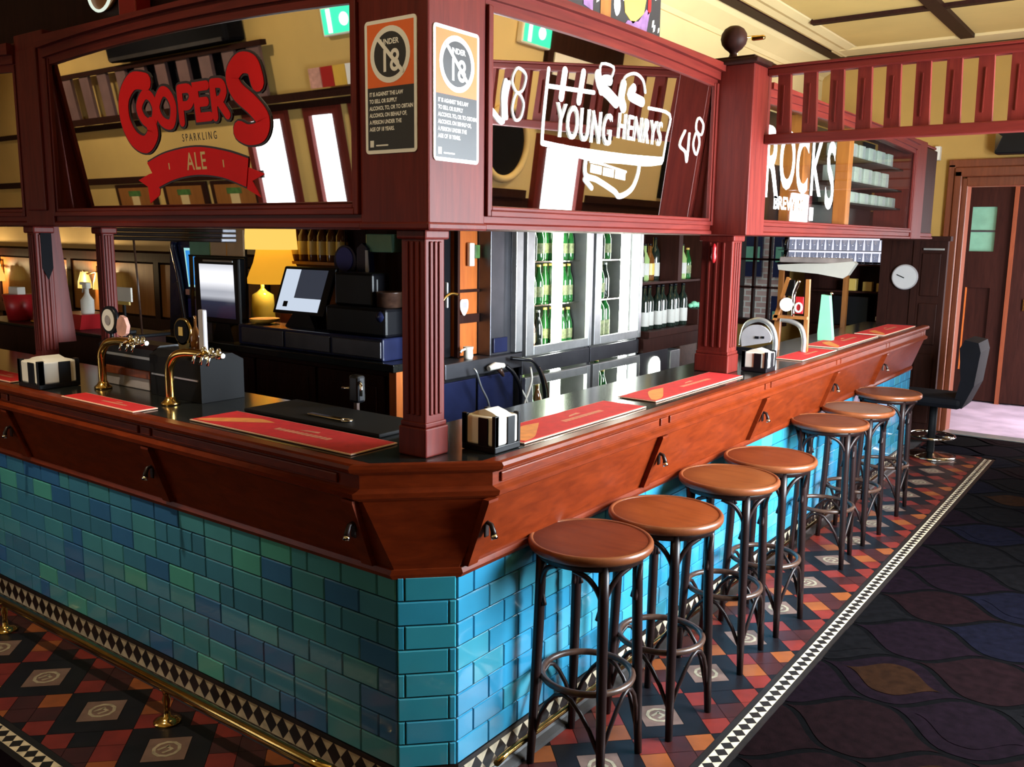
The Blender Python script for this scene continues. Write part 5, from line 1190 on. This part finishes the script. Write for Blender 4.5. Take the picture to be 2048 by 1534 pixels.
stock(2.34, 2.58, 0.6085, ('beer_green', 'beer_brown'), 'bottle in the low compartment of the first fridge', 'low compartment bottles in the first fridge', xs=(FXP-0.12,))
stock(3.03, 3.36, 0.6085, ('wine_green', 'beer_green'), 'green bottle in the low compartment of the second fridge', 'low compartment bottles in the second fridge', xs=(FXP-0.12,))
# steel cupboard side and orange cabinet left of the fridges
t = thing('steel_cupboard', 'tall dark steel cupboard between the orange cabinet and the first fridge', 'cupboard', (-1.6, 2.08, 0))
b = B(); b.use('darksteel').box(-1.80, -1.315, 1.965, 2.215, 1.065, 1.95, 0.004); b.out('body', t)
b = B(); b.use('steel').box(-1.315, -1.28, 2.145, 2.21, 1.07, 1.94, 0.004); b.out('door_edge', t)
b = B(); b.use('navy').box(-1.315, -1.30, 1.98, 2.10, 1.08, 1.16, 0.004); b.out('control_box', t)
t = thing('orange_cabinet', 'orange timber cabinet with a shield badge behind the corner post', 'cabinet', (-1.6, 1.85, 1.065))
b = B(); b.use('orange').box(-1.53, -1.40, 1.78, 1.96, 1.071, 1.92, 0.004); b.out('body', t)
b = B(); b.use('darkwood').box(-1.40, -1.385, 1.77, 1.96, 1.245, 1.29); b.box(-1.40, -1.385, 1.77, 1.96, 1.405, 1.42); b.box(-1.40, -1.375, 1.768, 1.786, 1.071, 1.92); b.out('rails', t)
b = B(onR(-1.385)); b.use('whitesign').solid2(catmull([(1.83, 1.37), (1.80, 1.365), (1.80, 1.32), (1.83, 1.285), (1.86, 1.32), (1.86, 1.365)], 4, True), 0.0, 0.003); b.use('grey').solid2([(1.81, 1.325), (1.85, 1.325), (1.85, 1.355), (1.81, 1.355)], 0.003, 0.004); b.out('shield_badge', t)
b = B(); b.use('white').box(-1.39, -1.37, 1.86, 1.90, 1.54, 1.66, 0.004); b.use('leaf').box(-1.39, -1.37, 1.905, 1.945, 1.58, 1.65, 0.004); b.out('notices', t)
t = thing('dark_cupboard', 'near-black cupboard with a pale vertical handle beside the corner post', 'cupboard', (-1.6, 1.65, 1.065))
b = B(); b.use('leather').box(-1.52, -1.42, 1.56, 1.765, 1.071, 1.95, 0.004); b.out('body', t)
b = B(); b.use('clock').box(-1.42, -1.40, 1.715, 1.725, 1.33, 1.46, 0.004); b.out('handle', t)
t = thing('bar_tap', 'small brass swan-neck tap in front of the dark cupboard', 'tap', (-1.38, 1.62, 1.065))
b = B(); b.use('brass').tube(catmull([(-1.36, 1.605, 1.066), (-1.36, 1.61, 1.25), (-1.36, 1.625, 1.36), (-1.355, 1.68, 1.405), (-1.35, 1.74, 1.40)], 5), 0.008, 8); b.lathe([(0.02, 1.066), (0.016, 1.22), (0.01, 1.30)], (-1.36, 1.605, 0), 12); b.out('spout', t)
t = thing('steel_bench', 'steel work bench below the cupboards with black cupboard fronts', 'bench', (-1.6, 1.9, 0))
b = B(); b.use('darksteel').box(-1.435, -1.28, 1.56, 2.21, 0.985, 1.065, 0.006); b.out('bench_top', t)
b = B(); b.use('matblack').box(-1.435, -1.34, 1.56, 2.21, 0.0, 0.985); b.out('body', t)
b = B(); b.use('navy').box(-1.34, -1.325, 1.58, 1.86, 0.1, 0.96, 0.005); b.out('door', t)
b = B(); b.use('navy').box(-1.34, -1.325, 1.88, 2.19, 0.1, 0.96, 0.005); b.out('door', t)
t = thing('jug', 'small white jug standing on the steel bench', 'jug', (-1.33, 1.80, 1.065))
b = B(); b.use('white').lathe([(0.022, 1.0655), (0.026, 1.08), (0.024, 1.11), (0.028, 1.13)], (-1.33, 1.80, 0), 14); b.prism([(1.81, 1.105), (1.85, 1.115), (1.82, 1.13)], 'x', -1.336, -1.324) if False else b.tube([(-1.33, 1.775, 1.12), (-1.33, 1.745, 1.115), (-1.33, 1.735, 1.105)], 0.006, 6); b.out('jug', t)
t = thing('drink_hoses', 'bundle of black and white drink hoses with a cream nozzle under the bench', 'hoses', (-1.27, 2.0, 0.98))
HO = [('steel', [(-1.262, 1.736, 1.03), (-1.25, 1.745, 1.01), (-1.255, 1.79, 0.93), (-1.255, 1.85, 0.84), (-1.27, 1.90, 0.70)]), ('white', [(-1.25, 2.034, 0.984), (-1.24, 2.07, 0.95), (-1.24, 2.11, 0.89), (-1.25, 2.19, 0.80), (-1.27, 2.25, 0.66)]),
      ('black', [(-1.25, 1.99, 1.02), (-1.23, 2.03, 0.98), (-1.22, 2.08, 0.90), (-1.24, 2.12, 0.80), (-1.27, 2.16, 0.6)]), ('white', [(-1.26, 2.233, 0.985), (-1.24, 2.22, 0.92), (-1.24, 2.19, 0.85), (-1.25, 2.165, 0.78), (-1.27, 2.15, 0.6)]),
      ('black', [(-1.27, 2.06, 1.05), (-1.23, 2.124, 1.04), (-1.22, 2.20, 1.02), (-1.23, 2.29, 0.94), (-1.25, 2.36, 0.82), (-1.27, 2.40, 0.66)]), ('ring', [(-1.25, 2.30, 0.98), (-1.24, 2.35, 0.90), (-1.25, 2.40, 0.80), (-1.27, 2.43, 0.66)])]
for k, (key, p) in enumerate(HO):
    b = B(); b.use(key).tube(catmull([(x+0.02, y, z) for x, y, z in p], 5), 0.011 if key == 'black' else 0.006, 8); b.out('hose', t)
b = B(); b.use('white').tube([(-1.25, 1.87, 1.015), (-1.245, 1.92, 1.025), (-1.24, 1.985, 1.02)], [0.014, 0.020, 0.014], 10); b.use('ring').tube([(-1.245, 1.95, 1.01), (-1.24, 1.985, 0.965)], [0.018, 0.008], 10); b.out('nozzle', t)['label'] = 'cream nozzle'
# wine shelf to the right of the fridges
t = thing('wine_shelf', 'dark timber shelf unit with wine bottles right of the fridges', 'shelf', (-1.5, 4.1, 0))
b = B(); b.use('darkwood').box(-1.80, -1.22, 3.575, 4.60, 1.03, 1.075, 0.004); b.box(-1.84, -1.80, 3.575, 4.60, 0, 1.95); b.box(-1.80, -1.24, 4.57, 4.61, 0.0, 1.95); b.box(-1.80, -1.26, 3.575, 4.57, 0.93, 1.03); b.out('frame', t)
b = B(); b.use('darkwood').box(-1.80, -1.30, 3.575, 4.57, 1.385, 1.40); b.out('upper_shelf', t)
b = B(); b.use('darkwood').box(-1.40, -1.26, 4.05, 4.11, 1.40, 1.95); b.out('divider', t)
b = B(); b.use('darkwood').box(-1.40, -1.22, 4.32, 4.57, 1.0755, 1.185); b.out('riser', t)
b = B(); b.use('amber').box(-1.795, -1.785, 3.60, 4.30, 1.42, 1.92); b.out('lit_back', t)['label'] = 'amber lit back panel'
wl = ('first', 'second', 'third', 'fourth', 'fifth', 'sixth', 'seventh')
for k in range(7): put('wine_dark', -1.30-0.015*(k % 2), 3.635+k*0.098, 1.0755, '%s dark wine bottle from the fridge on the wine shelf' % wl[k], 'dark wine bottles on the wine shelf', 3.0+k*0.3)
for k in range(6): put(('spirit_clear', 'spirit_amber', 'wine_dark')[k % 3], -1.42, 3.62+k*0.075, 1.4005, '', 'bottles against the amber panel')['label'] = ('pale', 'amber', 'dark')[k % 3] + (' bottle on the upper shelf before the amber panel, nearer the fridge' if k < 3 else ' bottle on the upper shelf before the amber panel, farther from the fridge')
for k in range(4): put(('spirit_clear', 'beer_green')[k % 2], -1.38, 4.17+k*0.09, 1.4005, '', 'bottles right of the divider')['label'] = ('pale spirit', 'green beer')[k % 2] + (' bottle just right of the dark divider' if k < 2 else ' bottle at the right end of the upper wine shelf')
t = thing('plastic_bag', 'crumpled pale green bag on the right end of the wine shelf', 'bag', (-1.28, 4.44, 1.185))
b = B(); b.use('mint').sphere((-1.30, 4.42, 1.212), 0.030, 10, 7, 0.85); b.sphere((-1.29, 4.465, 1.207), 0.026, 10, 7, 0.8); b.sphere((-1.31, 4.38, 1.204), 0.021, 10, 7, 0.8)
o = b.out('bag', t)
t = thing('bar_fridge', 'low under-counter fridge with an arched glowing light', 'fridge', (-1.5, 3.9, 0))
b = B(); b.use('darksteel').box(-1.80, -1.30, 3.585, 4.02, 0.02, 0.92, 0.005); b.out('body', t)
b = B(onR(-1.30)); b.use('tube').solid2([(3.74, 0.55), (3.74, 0.80)] + [(3.82+0.08*math.cos(a), 0.82+0.06*math.sin(a)) for a in [PI-PI*k/8 for k in range(9)]] + [(3.90, 0.55)], 0.0, 0.004); b.out('arched_light', t)
t = thing('steel_bin', 'olive steel cabinet under the wine shelf', 'cabinet', (-1.5, 4.3, 0))
b = B(); b.use('steel').box(-1.78, -1.29, 4.05, 4.20, 0.02, 0.90, 0.005); b.use('ring').box(-1.78, -1.30, 4.21, 4.55, 0.02, 0.92, 0.005); b.out('body', t)
# far bay: shelves, glasses, awning
t = thing('far_cabinet', 'dark timber cabinet with shelves at the far end of the bar', 'cabinet', (-0.85, 6.8, 0))
b = B(); b.use('darkwood').box(-1.25, -0.36, 6.95, 6.99, 0, 1.96); b.box(-0.44, -0.36, 6.70, 6.94, 0, 1.96); b.box(-1.25, -1.19, 6.70, 6.95, 0, 1.40); b.box(-1.19, -0.44, 6.68, 6.95, 0.0, 0.92); b.out('frame', t)
for z in (1.24, 1.485): b = B(); b.use('darkwood').box(-1.19 if z < 1.4 else -1.52, -0.44, 6.70, 6.95, z-0.015, z); b.out('shelf', t)
b = B(); b.use('darksteel').box(-1.52, -0.44, 6.70, 6.95, 1.598, 1.604); b.out('shelf', t)
b = B(); b.use('white').box(-0.58, -0.46, 6.68, 6.70, 0.985, 1.02); b.out('price_card', t)
b = B(); b.use('black').box(-0.98, -0.66, 6.72, 6.94, 0.925, 1.19, 0.006); b.out('dark_appliance', t)
glass0 = None; gl = 0
for z, h, y in ((1.4855, 0.095, 6.76), (1.6045, 0.09, 6.76)):
    for k in range(15):
        x = -1.48+k*0.070
        if glass0 is None:
            glass0 = thing('drinking_glass', '', 'glass', (x, y, z), 'glasses on the far shelves', world=False)
            b = B(); b.use('tumbler').lathe([(0.024, 0.0), (0.030, h), (0.0285, h), (0.0225, 0.004), (0.001, 0.004)], n=14); b.out('bowl', glass0); o = glass0
        else: o = copy_thing(glass0, (x, y, z))
        side = 'left' if k < 8 else 'right'
        o['label'] = 'clear glass on the %s far glass shelf, %s half' % ('lower' if z < 1.5 else 'upper', side); o['group'] = 'glasses on the %s far shelf, %s half' % ('lower' if z < 1.5 else 'upper', side)
t = thing('shop_awning', 'white curved awning front over the far service window', 'awning', (-1.0, 6.2, 1.36))
ap = [(-1.32, 1.475), (-1.10, 1.490), (-0.90, 1.495), (-0.66, 1.520), (-0.64, 1.50), (-0.70, 1.40), (-0.74, 1.372), (-0.96, 1.405), (-1.20, 1.42), (-1.31, 1.43)]
b = B(); b.use('white').prism(ap, 'y', 6.16, 6.24); b.out('valance', t)
b = B(); b.use('rockwall').box(-1.31, -0.68, 6.17, 6.23, 1.497, 1.545, 0.01); b.out('top_trim', t)
for x in (-1.29, -0.72): b = B(); b.use('panelwood').box(x-0.02, x+0.02, 6.18, 6.22, 0.0, 1.44); b.out('post', t)
gb = (('gold box, largest of three on the far shelf', -0.90, -0.79, 0.11), ('gold box in the middle of three on the far shelf', -0.73, -0.65, 0.085), ('gold box nearest the clock on the far shelf', -0.61, -0.545, 0.075))
for lb, x0, x1, h in gb:
    b = B(); b.use('lblgold').box(x0, x1, 6.75, 6.82, 1.2405, 1.2405+h, 0.003); o = b.out('gift_box', None, org=((x0+x1)/2, 6.78, 1.2405)); o.location = ((x0+x1)/2, 6.78, 1.2405); tag(o, lb, 'box', 'gold boxes on the far shelf')
t = thing('wall_clock', 'round pale wall clock on the partition at the bar end', 'clock', (-0.30, 6.38, 1.39))
cx, cz = -0.29, 1.395
b = B(); b.use('grey').lathe([(0.105, 0.02), (0.108, 0.0), (0.100, -0.008), (0.095, -0.004), (0.001, -0.004)], (cx, 6.385, cz), 36, axis='y'); b.out('case', t)
b = B(); b.use('clock').lathe([(0.096, -0.006), (0.001, -0.006)], (cx, 6.385, cz), 36, axis='y', cap=False); b.out('dial', t)
b = B(); b.use('black').ribbon([(cx+0.0, 0), (cx, 0)], 0.001, 0, 0.0001) if False else b.use('black'); fnc = onL(6.378); b.xf = fnc; b.ribbon([(cx-0.006, cz-0.006), (cx-0.062, cz+0.018)], 0.008, 0.0, 0.003); b.out('hand', t)
# ================================================================ left service cabinet behind the bar
t = thing('service_cabinet', 'dark service cabinet at the far left behind the bar', 'cabinet', (-3.7, 0.95, 0))
b = B(); b.use('darkwood').box(-4.6, -2.98, 0.82, 1.12, 0, 1.12); b.out('body', t)
b = B(); b.use('black').box(-4.62, -2.96, 0.80, 1.14, 1.12, 1.138, 0.004); b.out('top', t)
t = thing('red_tray', 'red plastic tub under the spray bottle', 'tub', (-3.52, 0.95, 1.138))
b = B(); b.use('redplastic').prism([(-3.63, 1.1385), (-3.42, 1.1385), (-3.39, 1.225), (-3.67, 1.225)], 'y', 0.86, 1.06); b.out('tub', t)
t = thing('spray_bottle', 'white trigger spray bottle on the red tub', 'spray bottle', (-3.45, 0.93, 1.225))
b = B(); b.use('white').lathe([(0.033, 1.2255), (0.036, 1.235), (0.036, 1.305), (0.018, 1.33), (0.012, 1.345), (0.012, 1.37)], (-3.45, 0.93, 0), 16); b.out('bottle', t)
b = B(); b.use('white').box(-3.475, -3.425, 0.915, 0.945, 1.37, 1.405, 0.006); b.box(-3.51, -3.47, 0.92, 0.94, 1.39, 1.405, 0.004); b.tube([(-3.475, 0.93, 1.385), (-3.49, 0.93, 1.365), (-3.495, 0.93, 1.345)], 0.005, 6); b.out('trigger_head', t)
t = thing('red_cup', 'red beaker with white napkins at the far left', 'cup', (-4.27, 0.93, 1.138))
b = B(); b.use('redplastic').lathe([(0.07, 1.1385), (0.095, 1.30)], (-4.27, 0.93, 0), 20); b.out('beaker', t)
b = B(); b.use('white').box(-4.34, -4.22, 0.90, 0.95, 1.28, 1.345, 0.004); b.out('napkins', t)
t = thing('card_stand', 'white card on a dark stand beside the left tap', 'card stand', (-3.1, 0.95, 1.138))
b = B(); b.use('black').box(-3.18, -3.02, 0.93, 0.97, 1.1385, 1.16, 0.004); b.box(-3.11, -3.09, 0.945, 0.955, 1.16, 1.30); b.out('stand', t)
b = B(); b.use('white').box(-3.20, -3.01, 0.94, 0.95, 1.315, 1.392); b.use('lblgold').box(-3.18, -3.03, 0.938, 0.948, 1.296, 1.314); b.out('card', t)
t = thing('bar_spoon', 'long thin rod standing beside the card stand', 'rod', (-2.99, 1.0, 1.138))
b = B(); b.use('ring').tube([(-2.985, 0.98, 1.139), (-3.0, 0.98, 1.40), (-3.02, 0.98, 1.66)], 0.006, 8); b.out('rod', t)
t = thing('glass_jar', 'small brass and glass jar beside the red beaker', 'jar', (-4.03, 0.93, 1.138))
b = B(); b.use('brass').lathe([(0.05, 1.1385), (0.05, 1.15), (0.03, 1.16), (0.035, 1.20), (0.015, 1.23), (0.01, 1.27)], (-4.03, 0.93, 0), 14); b.out('jar', t)
# grey shutter housing behind the gantry beam
t = thing('shutter_box', 'grey ribbed shutter housing under the gantry beam at left', 'shutter', (-2.2, 0.66, 1.66))
b = B(); b.use('darksteel')
for k in range(4): b.box(-2.72, -1.74, 0.62+k*0.004, 0.70, 1.655+k*0.020, 1.673+k*0.020, 0.004)
b.out('housing', t)
for x in (-2.60, -1.86): b = B(); b.use('matblack').box(x-0.01, x+0.01, 0.64, 0.68, 1.733, 1.96); b.out('bracket', t)
# sconces on the far-left wall
for k, (x, lb) in enumerate(((-9.05, 'leftmost'), (-7.85, 'middle'), (-6.95, 'right'))):
    t = thing('wall_sconce', '%s brass twin-shade sconce on the orange panelling far left' % lb, 'wall light', (x, 2.95, 1.2))
    b = B(); b.use('brass').box(x-0.05, x+0.05, 2.94, 2.975, 1.22, 1.36, 0.008); b.tube(catmull([(x-0.02, 2.94, 1.30), (x-0.10, 2.88, 1.28), (x-0.15, 2.87, 1.31)], 4), 0.010, 8); b.tube(catmull([(x+0.02, 2.94, 1.30), (x+0.10, 2.88, 1.28), (x+0.15, 2.87, 1.31)], 4), 0.010, 8); b.out('bracket', t)
    for sx in (-1, 1):
        b = B(); b.use('amber').lathe([(0.035, 1.30), (0.062, 1.20), (0.066, 1.14)], (x+sx*0.14, 2.87, 0), 14, cap=False); b.out('shade', t)
for x in (-9.05, -7.85, -6.95):
    l = bpy.data.lights.new('sconce_bulb', 'POINT'); l.energy = 14.0; l.color = (1.0, 0.72, 0.38); l.shadow_soft_size = 0.03
    lo = bpy.data.objects.new('sconce_bulb', l); C.objects.link(lo); lo.location = (x, 2.80, 1.27)
# ================================================================ what the mirrors see behind the camera
t = thing('slatted_frieze', 'slatted timber frieze along the back wall, seen only in the left mirror', 'frieze', (-5.6, -2.8, 2.09))
b = B(); b.use('darkwood').box(-7.6, -3.0, -2.83, -2.77, 2.09, 2.15); b.out('bottom_rail', t); b = B(); b.use('darkwood').box(-7.6, -4.2, -2.83, -2.77, 2.52, 2.56); b.out('top_rail', t)
x = -7.5
while x < -4.3:
    b = B(); b.use('frieze').box(x, x+0.15, -2.815, -2.785, 2.15, 2.52); b.out('slat', t); x += 0.31
t = thing('dark_backing', 'navy backing board behind the frieze slats', 'board', (-5.4, -2.88, 2.15))
b = B(); b.use('leather').box(-6.4, -4.35, -2.895, -2.87, 2.09, 2.56); b.out('board', t)
t = thing('air_conditioner', 'long black air conditioner over the frieze on the back wall', 'air conditioner', (-5.3, -2.8, 2.58))
b = B(); b.use('leather').box(-6.2, -4.5, -2.895, -2.70, 2.58, 2.80, 0.03); b.out('casing', t)
b = B(); b.use('darksteel').box(-6.15, -4.55, -2.70, -2.693, 2.59, 2.62); b.out('outlet', t)
def exit_sign(label, fn, u, v, org):
    t = thing('exit_sign', label, 'exit sign', org)
    b = B(fn); b.use('whitesign').box(u-0.19, u+0.19, v-0.10, v+0.10, 0.0, 0.05, 0.01); b.out('housing', t)
    b = B(fn); b.use('exit').solid2([(u-0.17, v-0.085), (u+0.17, v-0.085), (u+0.17, v+0.085), (u-0.17, v+0.085)], 0.05, 0.054); b.out('lit_face', t)
    b = B(fn); b.use('exitw').solid2([(u-0.05+0.045*math.cos(2*PI*k/20), v+0.045*math.sin(2*PI*k/20)) for k in range(20)], 0.054, 0.056); b.solid2([(u+0.08, v-0.08), (u+0.12, v-0.08), (u+0.12, v+0.08), (u+0.08, v+0.08)], 0.054, 0.056); b.out('pictogram', t)
exit_sign('green exit sign on the back wall, seen in the left mirror', lambda p: (-p[0], WB+0.0+p[2], p[1]), 3.40, 2.60, (-3.40, WB, 2.5))
exit_sign('green exit sign on the right wall, seen in the right mirror', lambda p: (WR-p[2], -p[0], p[1]), -3.88, 2.86, (WR, 3.88, 2.85))
t = thing('oval_mirror', 'oval cream-framed mirror on the right wall', 'mirror', (WR, 3.68, 2.05))
b = B(); b.use('cream').tube([(WR-0.025, 3.68+0.26*math.cos(2*PI*k/48), 2.05+0.26*math.sin(2*PI*k/48)) for k in range(48)], 0.028, 8, closed=True); b.out('frame', t)
b = B(); b.use('leather'); b.xf = lambda p: (WR-p[2], p[0], p[1]); b.solid2([(3.68+0.255*math.cos(2*PI*k/40), 2.05+0.255*math.sin(2*PI*k/40)) for k in range(40)], 0.002, 0.012); b.out('mirror_glass', t)
t = thing('blackboard', 'tall blackboard on the right wall near the far end', 'blackboard', (WR, 6.3, 1.2))
b = B(); b.use('leather').box(WR-0.03, WR-0.001, 6.2, 6.85, 1.75, 2.55, 0.005); b.out('board', t)
t = thing('door_surround', 'tall dark timber surround above the bright side window', 'panel', (WR, 4.6, 2.2))
b = B(); b.use('darkwood').box(WR-0.05, WR-0.001, 4.05, 5.15, 2.20, 2.95, 0.005); b.use('whitesign').box(WR-0.06, WR-0.05, 4.12, 4.75, 2.60, 2.76); b.out('panel', t)
for k, (x, lb) in enumerate(((-5.75, 'framed brown picture left of the back windows'), (-5.02, 'framed brown picture nearest the back windows'), (-6.55, 'framed brown picture farthest left on the back wall'))):
    t = thing('framed_picture', lb, 'picture', (x, WB, 1.26))
    b = B(); b.use('darkwood').box(x-0.33, x+0.33, WB, WB+0.03, 1.26, 1.51, 0.006); b.out('frame', t)
    b = B(); b.use('panelwood').box(x-0.27, x+0.27, WB+0.03, WB+0.034, 1.29, 1.48); b.use('cream').box(x-0.06, x+0.06, WB+0.034, WB+0.037, 1.29, 1.40); b.use('leaf').box(x-0.10, x+0.10, WB+0.034, WB+0.037, 1.40, 1.45); b.out('print', t)
t = thing('striped_banner', 'striped pink, red and yellow banner on the back wall', 'banner', (-3.45, WB, 2.16))
for k, key in enumerate(('pink', 'redplastic', 'yellow', 'whitesign')):
    b = B(); b.use(key).box(-3.70+k*0.13, -3.58+k*0.13, -2.755, -2.745, 2.16, 2.30); b.out('stripe', t)

# bodies for the added fill spots (their bulbs are set with the other lights at the top)
for k, (loc, aim, e, *_a) in enumerate(FILL_SPOTS):
    lb = ('first added fill spotlight along the back wall, farthest left', 'middle added fill spotlight along the back wall', 'added fill spotlight in front of the back windows', 'added fill spotlight over the oval mirror', 'added fill spotlight near the blackboard',
          'added fill spotlight aimed at the corner pillar signs', 'added fill spotlight aimed at the red lettering of the left mirror', 'added fill spotlight over the tiled floor on the left of the bar')[k]
    t = thing('fill_spotlight', lb, 'spotlight', (loc[0], loc[1], 3.3))
    b = B(); b.use('white').lathe([(0.05, 3.297), (0.05, 3.285), (0.012, 3.28), (0.012, 3.262)], (loc[0], loc[1], 0), 16); b.out('mount', t)
    b = B(); b.use('white').lathe([(0.001, 0.05), (0.045, 0.05), (0.055, -0.0), (0.058, -0.0), (0.048, 0.056), (0.001, 0.056)], (loc[0], loc[1], loc[2]), 16); b.out('lamp_head', t)
